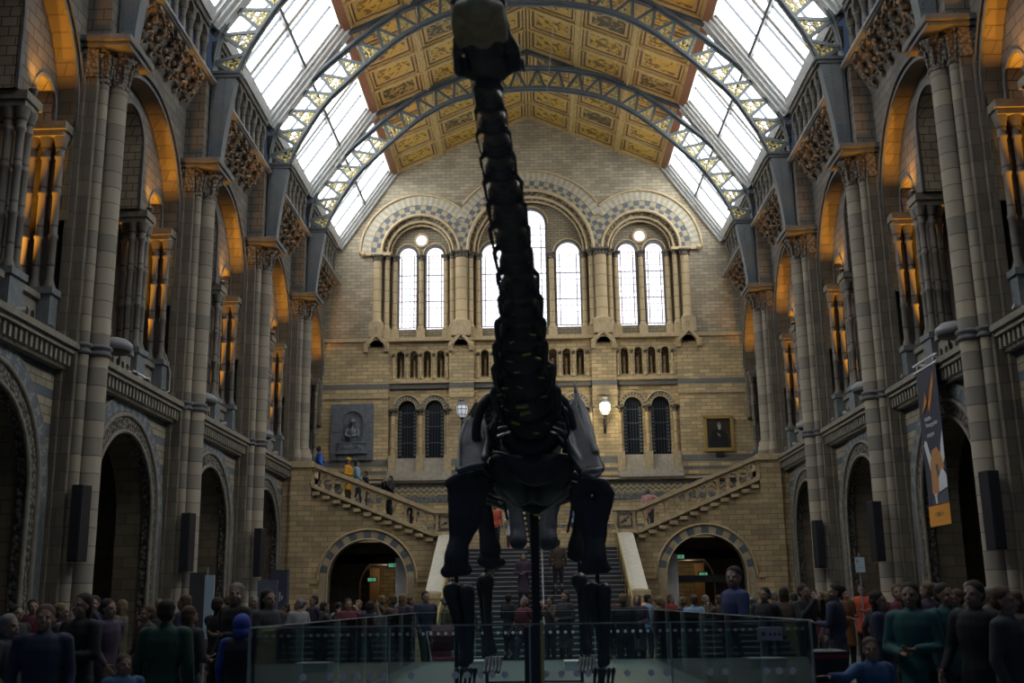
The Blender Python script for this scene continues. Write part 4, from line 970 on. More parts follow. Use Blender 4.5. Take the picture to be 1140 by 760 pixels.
# ------------------------------------------------------------------ passages behind the stair arches
m_green = emis('green_exit_glow', (.2,.75,.42), .25)
for s, side, P in ((-1, 'left', ((437.5,629,40.9), (414,645,44.2))), (1, 'right', ((756.7,619.5,40.9), (783,639,44.2)))):
    for j, (u, v, Y) in enumerate(P):
        p = at(u, v, Y); e = tag(empty('exit_sign', (p.x, Y, p.z)), f'small green exit sign inside the {side} stair archway, {["upper","lower"][j]} one', 'exit sign', 'green exit signs')
        q = MB(); q.box(-.2,.2,0,.06,-.1,.1); q.tube([(0,.03,.1),(0,.03,(3.6 if j == 0 else 3.2)-p.z if p.z < 3 else .5)], .012, 6); q.build('sign_case', m_body, e)
        q = MB(); q.box(-.16,.16,-.006,0,-.065,.065); q.build('lit_face', m_green, e)
        q = MB(); q.ball((-.06,-.01,.03), .014, 0, 6, 4); q.bar((-.06,-.01,.015), (-.05,-.01,-.02), .02, .006, 0, up=(0,1,0)); q.bar((-.05,-.01,-.02), (-.08,-.01,-.05), .012, .006, 0, up=(0,1,0)); q.bar((-.05,-.01,-.02), (-.02,-.01,-.045), .012, .006, 0, up=(0,1,0)); q.box(.02,.07,-.012,-.006,-.045,.045); q.build('running_figure', pl('white_mark', (.8,.9,.85), .5), e)
    q = MB(); a, b = sorted((s*4.62, s*5.05)); q.box(a, b, 40.1, 40.3, 0, 3.2); tag(q.build('white_partition', pl('pale_grey_board', (.75,.75,.75), .7)), f'pale grey partition panel inside the {side} stair archway', 'partition')
    q = MB(); q.box(*sorted((s*6.35, s*6.75)), 45.3, 45.5, 0, 3.0); tag(q.build('lit_door_panel', pl('warm_oak_door', (.35,.20,.08), .6)), f'brown door panel deep inside the {side} stair archway', 'door panel')
    l = bpy.data.lights.new('passage_light', 'POINT'); l.energy = 8; l.color = (1,.78,.48); l.shadow_soft_size = .15; o = bpy.data.objects.new('passage_light', l); COL.objects.link(o); o.location = (s*6.0, 44.4, 3.0)
q = MB(); q.box(4.75, 7.1, 41.0, 41.1, 2.2, 2.45); tag(q.build('hanging_sign_board', m_body), 'dark sign board hung across the right stair archway', 'sign board')
# ------------------------------------------------------------------ plinth, glass barrier
PX0, PX1, PY0, PY1 = -2.18, 2.12, 8.7, 20.4; PZ = .58
pln = tag(empty('exhibit_plinth', (0,0,0)), 'low grey-green plinth under the skeleton', 'plinth')
q = MB(); q.box(PX0-.05, PX1+.05, PY0-.1, PY1+.05, 0, PZ-.06); q.build('plinth_body', pl('dark_plinth_side', (.05,.05,.055), .6), pln)
q = MB(); q.box(PX0-.08, PX1+.08, PY0-.13, PY1+.08, PZ-.06, PZ); q.build('plinth_top', pl('grey_green_plinth_top', (.10,.145,.15), .3, noise=.25, nscale=2), pln)
def glassm():
    m, nt, b = new_mat('faint_green_glass'); L = nt.links.new; nt.nodes.remove(b)
    tr = N(nt, 'ShaderNodeBsdfTransparent'); tr.inputs[0].default_value = (.84,.92,.91,1); gl = N(nt, 'ShaderNodeBsdfGlossy'); gl.inputs['Roughness'].default_value = .03
    fr = N(nt, 'ShaderNodeFresnel'); fr.inputs[0].default_value = 1.35; mx = N(nt, 'ShaderNodeMixShader'); L(fr.outputs[0], mx.inputs[0]); L(tr.outputs[0], mx.inputs[1]); L(gl.outputs[0], mx.inputs[2])
    L(mx.outputs[0], nt.nodes['Material Output'].inputs[0]); return m
m_glass = glassm(); m_dot = pl('frosted_white_dot', (.85,.9,.92), .8); m_edge = pl('bright_glass_edge', (.35,.42,.40), .3)
gbar = tag(empty('glass_barrier', (0,0,0)), 'clear glass barrier with rows of frosted dots around the skeleton plinth', 'glass barrier')
def pane_x(x0, x1, y, sky_gap=.02):
    q = MB(); q.box(x0+.01, x1-.01, y-.008, y+.008, PZ, 1.43); p = q.build('glass_panel', m_glass, gbar)
    e = MB(); e.box(x0+.01, x1-.01, y-.009, y+.009, 1.43, 1.437); e.box(x0, x0+.012, y-.009, y+.009, PZ, 1.437); e.build('panel_edge', m_edge, p)
    return p
def dots(p, xs, y, r):
    for x in xs:
        d = MB(); d.prism(FP, [(x+r*math.cos(k*PI/8), 1.065+r*math.sin(k*PI/8)) for k in range(16)], y-.012, y-.009); d.build('frosted_dot', m_dot, p)
n_ = 4; wd = (PX1-PX0)/n_
X8 = lambda u: at(u, 742, PY0).x
fr = [pane_x(PX0+wd*i, PX0+wd*(i+1), PY0) for i in range(n_)]
dots(fr[0], [X8(u) for u in (338,368,383,398,413,428,458)], PY0, .026); dots(fr[1], [X8(u) for u in (507,520,535,548,562)], PY0, .026)
dots(fr[2], [X8(u) for u in (608,625,642,655,698,725,742)], PY0, .026); dots(fr[3], [X8(u) for u in (790,807,853,867,882)], PY0, .026)
bk = [pane_x(PX0+wd*i, PX0+wd*(i+1), PY1) for i in range(n_)]
for i in range(n_): dots(bk[i], [PX0+wd*i+.15+.135*k for k in range(7)], PY1, .028)
for x, s in ((PX0, -1), (PX1, 1)):
    for i in range(6):
        y0 = PY0+(PY1-PY0)*i/6; y1 = PY0+(PY1-PY0)*(i+1)/6; q = MB(); q.box(x-.008, x+.008, y0+.01, y1-.01, PZ, 1.43); p = q.build('glass_panel', m_glass, gbar)
        e = MB(); e.box(x-.009, x+.009, y0+.01, y1-.01, 1.43, 1.437); e.box(x-.009, x+.009, y0, y0+.012, PZ, 1.437); e.build('panel_edge', m_edge, p)
cpst = MB(); cpst.box(at(604,742,PY0).x-.012, at(604,742,PY0).x+.012, PY0-.02, PY0+.02, PZ, 1.45); cpst.build('brass_edge_strip', pl('brass_strip', (.55,.45,.15), .35, metal=.6), gbar)
sg = tag(empty('notice_plate', (at(856.5,705,PY0).x, PY0-.03, at(856.5,705,PY0).z)), 'small pale notice on the glass barrier with a hand symbol and three dark dots', 'notice')
q = MB(); q.box(-.092,.092,0,.012,-.048,.048); q.build('plate', pl('pale_notice_card', (.34,.33,.36), .6), sg, bevel=.003)
q = MB()
for x in (0, .035, .07): q.prism(FP, [(x+.01*math.cos(k*PI/6), -.004+.01*math.sin(k*PI/6)) for k in range(12)], -.003, 0)
q.bar((-.065,-.002,-.018), (-.035,-.002,.01), .006, .003, 0, up=(0,1,0)); q.bar((-.035,-.002,-.018), (-.06,-.002,.01), .006, .003, 0, up=(0,1,0)); q.ball((-.05,-.002,.0), .012, 0, 8, 4, 1, .2, 1); q.build('symbols', m_cage, sg)
for i, (u0, u1, Y) in enumerate(((628,668,17.6), (520,556,18.0))):  # white boxes added to imitate skylight reflections above the plinth
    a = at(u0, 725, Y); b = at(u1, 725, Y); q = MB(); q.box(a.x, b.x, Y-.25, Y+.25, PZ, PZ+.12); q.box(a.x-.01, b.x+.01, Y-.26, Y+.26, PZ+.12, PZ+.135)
    tag(q.build('reflection_box', pl('white_reflection', (.72,.75,.76), .35)), f'low white box painted as skylight reflection on the plinth, {["right of the centre post","behind the left leg bones"][i]}', 'painted reflection', 'painted reflections on the plinth')
# ------------------------------------------------------------------ signs standing in the hall
q = MB(); o = tag(empty('staff_sign_pole', (at(958,640,26.2).x, 26.2, 0)), 'pale blue-white paper sign on a thin pole above the red-jacketed attendant', 'sign')
z = at(958,631,26.2).z; q.tube([(0,0,0),(0,0,at(957,615,26.2).z)], .018, 6); q.build('pole', m_alu, o); q = MB(); q.box(-.11,.11,-.03,-.015,z-.12,z+.27-.05); q.build('paper_sheet', pl('pale_blue_paper', (.50,.64,.70), .7), o)
q = MB(); q.box(-.06,.06,-.036,-.03,z-.02,z-.01); q.box(-.08,-.03,-.036,-.03,z+.1,z+.17); q.build('faint_print', pl('grey_ink', (.25,.33,.38), .7), o)
Y = 21.5; a = at(228, 655, Y); b = at(238.5, 655, Y); o = tag(empty('queue_sign', ((a.x+b.x)/2, Y, 0)), 'tall narrow pale blue sign panel on a pole before the left wall', 'sign')
q = MB(); q.box(-.09,.09,-.02,.02,1.0,at(233,640,Y).z); q.build('panel', pl('pale_blue_panel', (.36,.48,.56), .5), o); q = MB(); q.tube([(-.06,.03,0),(-.06,.03,at(233,631,Y).z)], .02, 6); q.lathe(-.06, .03, [(.15,0),(.15,.02),(.03,.05)], 12); q.build('pole', m_alu, o)
Y = 22.4; o = tag(empty('black_display_board', (at(222,660,Y).x, Y, 0)), 'matt black board standing just left of the pale blue sign panel', 'display board')
q = MB(); q.box(-.2,.2,-.04,.04,.3,at(222,637,Y).z); q.build('board', m_body, o); q = MB(); q.box(-.16,-.12,-.2,.2,0,.3); q.box(.12,.16,-.2,.2,0,.3); q.build('foot', m_body, o)
Y = 30; o = tag(empty('information_totem', (at(311,660,Y).x, Y, 0)), 'dark information totem with small pale marks near the left stair wall', 'totem')
q = MB(); q.box(-.24,.24,-.12,.12,0,at(311,634,Y).z); q.build('body', pl('dark_blue_grey_case', (.04,.045,.07), .5), o, bevel=.01); q = MB(); q.box(-.05,-.02,-.126,-.12,1.9,2.15); q.box(.02,.06,-.126,-.12,1.7,1.95); q.box(.08,.12,-.126,-.12,1.75,1.85); q.build('pale_marks', pl('pale_blue_print', (.35,.42,.48), .6), o)
Y = 27; o = tag(empty('information_screen', (at(298,656,Y).x, Y, 0)), 'grey information screen on a stand in front of the totem', 'screen')
q = MB(); q.box(-.24,.24,-.03,.03,1.5,at(298,648,Y).z+.05); q.build('screen_panel', pl('grey_screen', (.09,.10,.14), .4), o); q = MB(); q.tube([(0,0,0),(0,0,1.5)], .03, 8); q.lathe(0,0,[(.2,0),(.2,.02),(.04,.04)],12); q.build('stand', m_body, o)
o = tag(empty('donation_box', (at(912,735,9.9).x, 9.9, 0)), 'dark donation box with two red bands beside the glass barrier', 'donation box')
q = MB(); q.box(-.2,.2,-.2,.2,.0,1.16); q.build('box_body', pl('near_black_box', (.012,.013,.016), .4), o, bevel=.01); q = MB()
for z in (.84, 1.1): q.box(-.204,.204,-.204,.204,z,z+.03 if z > 1 else z+.07)
q.build('red_band', pl('dark_red_band', (.25,.02,.02), .5), o); q = MB(); q.box(-.14,.14,-.02,.02,1.16,1.165); q.build('coin_slot', m_alu, o)
# ------------------------------------------------------------------ the skeleton: a long-necked dinosaur seen from the front
m_bone = pl('black_resin_bone', (.034,.036,.041), .38, noise=.3, nscale=4)
m_boneg = pl('skylit_bone', (.085,.097,.115), .5, noise=.35, nscale=5)  # lighter copy of the bone, with skylight put into its colour
m_boneo = pl('olive_lit_brown_bone', (.40,.34,.19), .6, noise=.4, nscale=8)  # brownish bone, with the olive lamp reflection under the jaw put into its colour
m_glint = pl('olive_yellow_highlight', (.42,.36,.07), .5, metal=.3)  # yellow of lamp-lit highlights on the bones, as a colour
def pxm(u, v, Y): return ((at(u, v, Y)-CAM).dot(_f))/1222.1
dino = tag(empty('dinosaur_skeleton', (0, 0, 0)), 'black long-necked dinosaur skeleton rearing its small head towards the viewer', 'dinosaur skeleton')
def limb(mb, pts, dep=.8, step=.35):
    """pts (u, v, Y, width in photo pixels): a run of ellipsoids that the sculpting fuses"""
    Q = [(at(u, v, Y), w_*pxm(u, v, Y)/2) for u, v, Y, w_ in pts]
    for (p, r), (q, s) in zip(Q, Q[1:]):
        n = max(2, int((q-p).length/(max(min(r, s), .012)*step)))
        for k in range(n+1):
            t = k/n; t2 = t*t*(3-2*t); rr = r+(s-r)*t2; c = p+(q-p)*t; mb.ball(c, rr, 0, 10, 7, 1, dep, .9)
def bone(name, chains, mat=None, dep=.8, voxel=.022, parent=dino, extra=None):
    g = MB()
    for ch in chains: limb(g, ch, dep)
    if extra: extra(g)
    return sculpt(name, g, voxel, mat or m_bone, parent, 4)
# neck ------------------------------------------------------------
NECK = [(543,88,5.75,34),(545,112,6.05,38),(549,136,6.4,40),(554,162,6.8,42),(558,188,7.2,44),(562,214,7.6,46),(567,240,8.0,48),(571,266,8.4,46),(575,292,8.75,46),(578,318,9.1,50),(580,344,9.45,54),(580,368,9.75,60),(581,392,10.05,66),(584,416,10.35,72),(588,440,10.65,84)]
for i in range(len(NECK)-1):
    u0, v0, Y0_, w0 = NECK[i]; u1, v1, Y1_, w1 = NECK[i+1]
    p, q = at(u0, v0, Y0_), at(u1, v1, Y1_); wd_ = (w0+w1)/2*pxm(u0, v0, Y0_); t = (q-p).normalized()
    a = t.cross(Vector((0,0,1))).normalized(); b_ = a.cross(t).normalized(); L_ = (q-p).length
    if b_.z < 0: b_ = -b_
    r = wd_*.5; g = MB()
    def e(al, la, up_, rr, sx=1, sy=1, sz=1): c = p+t*al*L_+a*la*r+b_*up_*r; g.ball(c, rr*r, 0, 10, 7, sx, sy, sz)
    for k in range(7): al = k/6; e(al, 0, 0, .66+.2*abs(al-.45)*2)
    for k in range(5): al = .15+.6*k/4; e(al, 0, .5, .34); e(al, 0, .85, .2)          # neural arch and spine
    for s in (-1, 1):
        for al, la, up_, rr in ((.85,.35,.5,.24),(.98,.45,.45,.2),(.1,.35,.55,.22),(-.08,.42,.5,.18),(.5,.5,.2,.2)): e(al, s*la, up_, rr)
        # side struts carrying the long thin neck ribs
        jl = .86+.10*((i*7+s*3) % 4)/3
        path = [(.05,.45,-.25,.16),(.0,.72,-.42,.15),(.12,jl,-.55,.14),(.45,jl,-.58,.13),(.85,jl*.97,-.6,.12),(1.25,jl*.9,-.6,.10),(1.5,jl*.85,-.58,.07)]
        for (a0, l0, u_, r0), (a1, l1, u2, r1) in zip(path, path[1:]):
            for k in range(5): f_ = k/4; e(a0+(a1-a0)*f_, s*(l0+(l1-l0)*f_), u_+(u2-u_)*f_, r0+(r1-r0)*f_)
    sculpt('neck_vertebra', g, .014 if i < 8 else .018, m_bone, dino, 2)
# skull -----------------------------------------------------------
def skx(g):
    pass
bone('skull', [[(545,72,5.75,52),(540,52,5.5,46),(536,34,5.3,38),(533,12,5.05,34),(532,-2,4.93,40)], [(512,80,5.72,14),(509,62,5.6,12),(508,40,5.4,9),(506,18,5.15,9),(507,2,4.98,13)], [(574,74,5.72,14),(574,56,5.6,13),(566,38,5.4,9),(561,18,5.15,9),(558,2,4.98,13)], [(512,78,5.72,16),(545,84,5.8,26),(574,72,5.72,16)], [(509,56,5.55,12),(540,50,5.5,20),(572,54,5.55,12)], [(507,2,4.96,14),(532,-4,4.9,20),(558,2,4.96,14)], [(580,66,5.7,8),(584,80,5.78,5)]], m_bone, .9, .012)
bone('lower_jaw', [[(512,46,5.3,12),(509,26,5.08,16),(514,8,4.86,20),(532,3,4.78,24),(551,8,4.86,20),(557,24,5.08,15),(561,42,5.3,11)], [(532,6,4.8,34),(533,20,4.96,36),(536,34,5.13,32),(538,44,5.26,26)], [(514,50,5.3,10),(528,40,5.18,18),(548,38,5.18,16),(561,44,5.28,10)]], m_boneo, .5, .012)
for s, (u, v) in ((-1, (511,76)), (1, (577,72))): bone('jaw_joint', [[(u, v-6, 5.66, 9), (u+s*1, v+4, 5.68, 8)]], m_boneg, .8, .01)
# trunk -----------------------------------------------------------
for i in range(11):
    Y = 10.9+.36*i; z = 3.62+.12*math.sin(i/10*PI); g = MB(); x = -.06
    for k in range(5): g.ball((x, Y-.15+.3*k/4, z), .13, 0, 10, 7)
    for k in range(4): g.ball((x, Y+.02*k, z+.1+.06*k), .075-.004*k, 0, 8, 6, .7, 1.1, 1)
    for s in (-1, 1):
        for k in range(4): g.ball((x+s*(.1+.045*k), Y, z+.1+.01*k), .055, 0, 8, 6)
    sculpt('back_vertebra', g, .02, m_bone, dino, 2)
    if i < 10:
        hw = .26+.34*math.sin((i+1)/12*PI); zb = 2.95-.28*math.sin((i+2)/12*PI)
        for s in (-1, 1):
            R_ = MB(); pts = []
            for k in range(12):
                a = PI/2-k/11*PI*.93; pts.append((x+s*(.14+hw*math.cos(a)**.8 if math.cos(a) > 0 else .14+hw*math.cos(a)), Y+.16*k/11, (z+.06+zb)/2+(z+.06-zb)/2*math.sin(a)))
            pts = [(x+s*.1, Y, z+.05)]+pts
            R_.tube(pts, [.04]+[.05]*8+[.045,.04,.035,.03], 7, flat=1.0); R_.build('rib', m_bone, dino)
g = MB()
for s in (-1, 1):
    for k in range(9): f_ = k/8; g.ball((-.06+s*(.30+.10*math.sin(f_*PI)), 14.15+1.3*f_, 3.45+.28*math.sin(f_*PI)), .17, 0, 10, 7, .45, 1.1, 1.5)
    for k in range(5): g.ball((-.06+s*.32, 14.7, 3.3-.09*k), .16, 0, 8, 6, .8, 1, 1)
    for k in range(5): g.ball((-.06+s*.07*k, 14.7, 3.55), .14, 0, 8, 6)
sculpt('pelvis', g, .03, m_bone, dino, 3)
for i in range(22):
    f_ = i/21; Y = 15.6+.27*i; z = 3.5-1.35*f_**1.3; r = .13*(1-f_)+.03; g = MB(); x = -.06+.05*f_
    g.tube([(x,Y-.12,z+.03),(x,Y,z),(x,Y+.12,z-.03)], [r,r*.8,r], 9); g.tube([(x,Y,z+r*.5),(x,Y+.06,z+r*2.6)], [r*.45,r*.3], 6); g.tube([(x,Y,z-r*.5),(x,Y+.08,z-r*2.3)], [r*.3,r*.2], 6)
    g.tube([(x-r*2,Y,z),(x+r*2,Y,z)], r*.28, 6); g.build('tail_vertebra', m_bone, dino)
# shoulder blades: plates with real thickness, swept back at the top
def plate(name, poly, Yf, th, ridges, mat, holes=()):
    g = MB(); n = len(poly); A_ = [at(u, v, Yf(u, v)) for u, v in poly]; B_ = [at(u, v, Yf(u, v))+Vector((0, th, 0)) for u, v in poly]
    g.add(A_+B_, [tuple(range(n)), tuple(range(n, 2*n))[::-1]]+[(i, (i+1) % n, n+(i+1) % n, n+i) for i in range(n)])
    for ch in ridges: limb(g, ch, .7)
    return sculpt(name, g, .014, mat, dino, 3)
lf = [(536,446),(529,456),(521,464),(514,472),(511,486),(513,499),(511,512),(508,524),(516,523),(523,521),(533,523),(541,515),(544,500),(541,486),(543,478),(540,466),(540,452)]
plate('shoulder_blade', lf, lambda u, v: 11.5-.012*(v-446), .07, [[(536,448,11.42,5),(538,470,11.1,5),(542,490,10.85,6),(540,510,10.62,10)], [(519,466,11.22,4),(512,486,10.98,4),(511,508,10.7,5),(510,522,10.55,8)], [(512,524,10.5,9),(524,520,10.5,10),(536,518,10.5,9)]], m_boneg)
rg = [(640,420),(644,436),(650,448),(657,462),(662,482),(667,505),(672,518),(670,528),(660,533),(650,528),(640,516),(632,503),(628,486),(630,462),(634,447),(638,444)]
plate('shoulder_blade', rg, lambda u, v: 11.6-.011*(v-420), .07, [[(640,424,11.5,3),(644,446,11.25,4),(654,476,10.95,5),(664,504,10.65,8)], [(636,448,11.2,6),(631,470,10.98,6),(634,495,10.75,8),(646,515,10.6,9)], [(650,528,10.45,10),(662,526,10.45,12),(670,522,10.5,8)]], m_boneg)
plate('shoulder_spike', [(533,446),(526,462),(520,470),(521,462),(528,448)], lambda u, v: 11.6, .05, [], m_bone)
bone('chest_bone', [[(542,508,10.75,6),(552,503,10.7,5),(566,506,10.62,5),(582,514,10.6,5),(596,520,10.6,7),(608,512,10.6,5),(622,505,10.65,5),(634,508,10.7,6)]], m_bone, .8, .014)
bone('breast_plate', [[(556,516,10.9,28),(568,533,11.0,34),(580,552,11.2,26)], [(630,516,10.9,26),(620,533,11.0,34),(606,552,11.2,26)], [(560,512,10.9,20),(595,524,10.9,40),(630,512,10.9,20)], [(550,530,11.1,16),(560,545,11.3,20),(575,560,11.6,14)], [(638,530,11.1,16),(628,545,11.3,20),(612,560,11.6,14)], [(545,540,11.1,8),(570,536,11.1,18),(596,545,11.2,30),(620,536,11.1,18),(640,540,11.1,8)], [(580,560,11.5,14),(596,566,11.5,18),(608,560,11.5,14)]], m_bone, .5, .022)
# tangle of rib heads and shoulder vertebrae at the foot of the neck
rn = random.Random(11)
for i in range(16):
    s = -1 if i % 2 else 1; k = i//2
    u0 = 590+s*(20+3*k); v0 = 434+4*k; u1 = 592+s*(34+2.6*k+rn.uniform(-3,3)); v1 = 450+7*k; u2 = 592+s*(42-1.0*k); v2 = 478+7*k
    Y = 10.85+.07*k
    bone('front_rib', [[(588+s*8, v0-4, Y, 6), (u0, v0, Y, 5), (u1, v1, Y-.1, 4.5), (u2, v2, Y-.1, 4), (u2-s*6, v2+18, Y, 4.5)]], m_bone, .9, .014)
bone('shoulder_vertebra', [[(572,440,10.7,24),(590,450,10.75,40),(612,442,10.75,26)], [(566,460,10.8,20),(590,472,10.85,46),(616,462,10.8,20)], [(570,490,11.0,26),(590,500,11.0,40),(612,490,11.0,26)], [(590,470,10.9,40),(592,520,11.1,36)]], m_bone, .6, .022)
glints = [(581,453,10.5,7),(585,461,10.45,6),(556,440,10.45,4),(593,372,9.5,4),(568,402,9.8,4),(603,420,10.2,4),(579,430,10.2,4),(611,408,10.1,3),(564,455,10.5,3),(606,442,10.4,4),(572,350,9.2,3),(655,520,10.35,3),(598,573,11.5,4)]
glints += [(562,432,10.2,4),(574,470,10.5,5),(597,482,10.5,4),(609,470,10.5,3),(586,395,9.6,5),(570,382,9.5,3),(599,398,9.7,4),(576,415,9.9,4)]
for u, v, Y, w_ in glints: bone('painted_highlight', [[(u-w_*.7, v, Y-.22, w_*.8), (u+w_*.7, v+(u % 5)-2, Y-.22, w_*.8)]], m_glint, .8, .008)  # small added lumps that imitate lamp-lit highlights on neck and chest
# fore limbs ------------------------------------------------------
bone('upper_arm_bone', [[(503,538,10.95,18),(515,533,10.95,24),(532,535,10.95,24),(543,543,11.0,14)], [(512,545,11,30),(513,575,11,30),(511,600,11,24),(508,622,10.95,30)], [(528,545,11,32),(526,575,11,26),(518,600,11,16)], [(498,636,10.95,18),(508,632,10.95,22),(518,634,10.95,18)]], m_bone, .55, .02)
bone('upper_arm_bone', [[(640,548,10.95,16),(654,538,10.95,20),(668,540,10.95,22),(679,550,10.95,14)], [(646,555,11,26),(656,580,11,28),(661,600,11,26),(662,622,10.95,30)], [(672,556,11,24),(667,580,11,22),(664,600,11,24)], [(653,632,10.95,18),(664,630,10.95,20),(673,632,10.95,17)]], m_bone, .55, .02)
bone('forearm_bone', [[(504,658,11,24),(508,676,11,19),(513,700,11,14),(517,722,11,11),(517,738,11,15)]], m_bone, .8, .018)
bone('forearm_bone', [[(520,658,10.9,19),(522,678,10.9,15),(524,700,10.95,12),(522,722,10.95,12),(522,734,10.95,13)]], m_bone, .8, .018)
bone('forearm_bone', [[(659,656,11,21),(660,675,11,18),(668,700,11,13),(671,722,11,11),(671,738,11,14)]], m_bone, .8, .018)
bone('forearm_bone', [[(673,656,10.9,17),(674,680,10.9,13),(675,705,10.95,11),(674,725,10.95,11),(674,736,10.95,13)]], m_bone, .8, .018)
for cx in (518, 672):
    for k in range(5):
        u = cx-10+5*k; Y = 10.85+.06*abs(k-2)
        bone('hand_bone', [[(u+1, 745, Y, 6), (u, 757, Y-.02, 4), (u-.5, 768, Y-.04, 6)]], m_bone, .9, .011)
        bone('toe_bone', [[(u-.5, 772, Y-.07, 5.5), (u-1, 779, Y-.16, 4.5)]], m_bone, 1, .011)
# hind limbs ------------------------------------------------------
bone('thigh_bone', [[(524,520,14.7,20),(536,524,14.7,26)], [(535,530,14.7,24),(539,560,14.7,18),(542,590,14.7,20),(546,612,14.7,26)], [(538,624,14.7,16),(548,626,14.7,20),(557,626,14.7,14)]], m_bone, .7, .022)
bone('thigh_bone', [[(664,520,14.7,20),(652,524,14.7,26)], [(652,530,14.7,22),(648,560,14.7,16),(644,590,14.7,15),(641,610,14.7,20)], [(635,618,14.7,10),(641,620,14.7,14),(647,619,14.7,10)]], m_bone, .7, .022)
for s, U in ((-1, (541,543,545,548)), (1, (645,648,651,653))):
    bone('shin_bone', [[(U[0],646,14.7,20),(U[1],660,14.7,12),(U[1],685,14.7,9),(U[2],708,14.7,9),(U[3],724,14.7,13)]], m_bone, .9, .02)
    bone('calf_bone', [[(U[0]-s*-8,648,14.85,7),(U[1]-s*-6,685,14.85,5),(U[3]-s*-4,724,14.85,7)]], m_bone, .9, .015)
    for k in range(5):
        u = U[3]-8+4*k; bone('foot_bone', [[(u+2-.5*k, 733, 14.6, 6), (u, 742, 14.5, 5), (u-1, 748, 14.4, 5)]], m_bone, .9, .014)
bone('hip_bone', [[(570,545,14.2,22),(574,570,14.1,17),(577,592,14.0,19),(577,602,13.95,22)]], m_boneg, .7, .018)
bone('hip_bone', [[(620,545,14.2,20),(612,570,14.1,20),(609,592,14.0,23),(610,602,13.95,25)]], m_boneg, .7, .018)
bone('chest_rib_rod', [[(560,545,12,4),(562,562,12,4),(565,578,12,4)]], m_bone, .9, .012)
bone('chest_rib_rod', [[(638,552,12,4),(636,572,12,4),(632,592,12,4)]], m_bone, .9, .012)
# mount -----------------------------------------------------------
q = MB(); a0 = at(595, 573, 12.4); q.box(a0.x-.045, a0.x+.045, 12.35, 12.45, PZ, a0.z+.4); b0 = at(583.5, 697, 12.4); b1 = at(603, 697, 12.4); q.box(b0.x, b1.x, 12.28, 12.52, PZ, b0.z)
q.build('support_post', pl('black_steel_post', (.010,.011,.013), .35), dino)
q = MB(); q.tube([(-.06,10.9,3.45),(-.06,12.4,3.45),(-.06,15.0,3.4)], .04, 8); q.tube([(-.55,11.0,2.7),(0,11.05,2.9),(.55,11.0,2.7)], .025, 7)
for u, v in ((508,640),(665,640)): p = at(u, v, 11.06); q.tube([(p.x,11.06,p.z+.1),(p.x,11.08,PZ)], .022, 7)
for u, v in ((541,640),(645,632)): p = at(u, v, 14.85); q.tube([(p.x,14.9,p.z+1.2),(p.x,14.9,PZ)], .022, 7)
q.build('steel_armature', m_cage, dino)
q = MB(); q.box(-.62,.62,14.88,14.93,PZ,PZ+.02); q.build('mount_plate', m_cage, dino)
w_ = MB(); p0, p1 = at(606, 130, 40), at(617, 20, 24); w_.tube([p0, (p0+p1)/2, p1], .008, 5)
tag(w_.build('hanging_wire', m_alu), 'thin wire hanging from the roof right of the skeleton neck', 'wire')
# ------------------------------------------------------------------ people
def cloth(name, c, r=.85): return pl(name, c, r, noise=.15, nscale=9)
m_skin = pl('skin', (.22,.14,.10), .55); m_eye = pl('dark_eye', (.02,.015,.012), .2); m_lip = pl('lips', (.30,.12,.10), .5)
def hand(g, w, d_, n, lat, curl=.5, s=1.0):
    d_ = Vector(d_).normalized(); n = (Vector(n)-d_*Vector(n).dot(d_)).normalized(); l = d_.cross(n)*lat
    w = Vector(w)
    for k in range(4):
        for j in (-1.2,-.4,.4,1.2): g.ball(w+d_*(.02+.022*k)*s+l*j*.018*s, .0135*s, 0, 8, 6)
    for i, (off, ln) in enumerate(((-1.45,.072),(-.5,.08),(.5,.075),(1.4,.06))):
        p = w+d_*.092*s+l*off*.0195*s; a = 0
        for q in range(9):
            a = curl*1.35*(q/8); p = p+(d_*math.cos(a)+n*math.sin(a))*(ln/8)*s; g.ball(p, (.0092-.0002*q)*s, 0, 7, 5)
    p = w+d_*.025*s-l*.03*s
    for q in range(8):
        a = .9-.5*q/7; p = p+(d_*math.cos(a)-l*math.sin(a)+n*.35).normalized()*.0085*s; g.ball(p, (.0112-.0003*q)*s, 0, 7, 5)
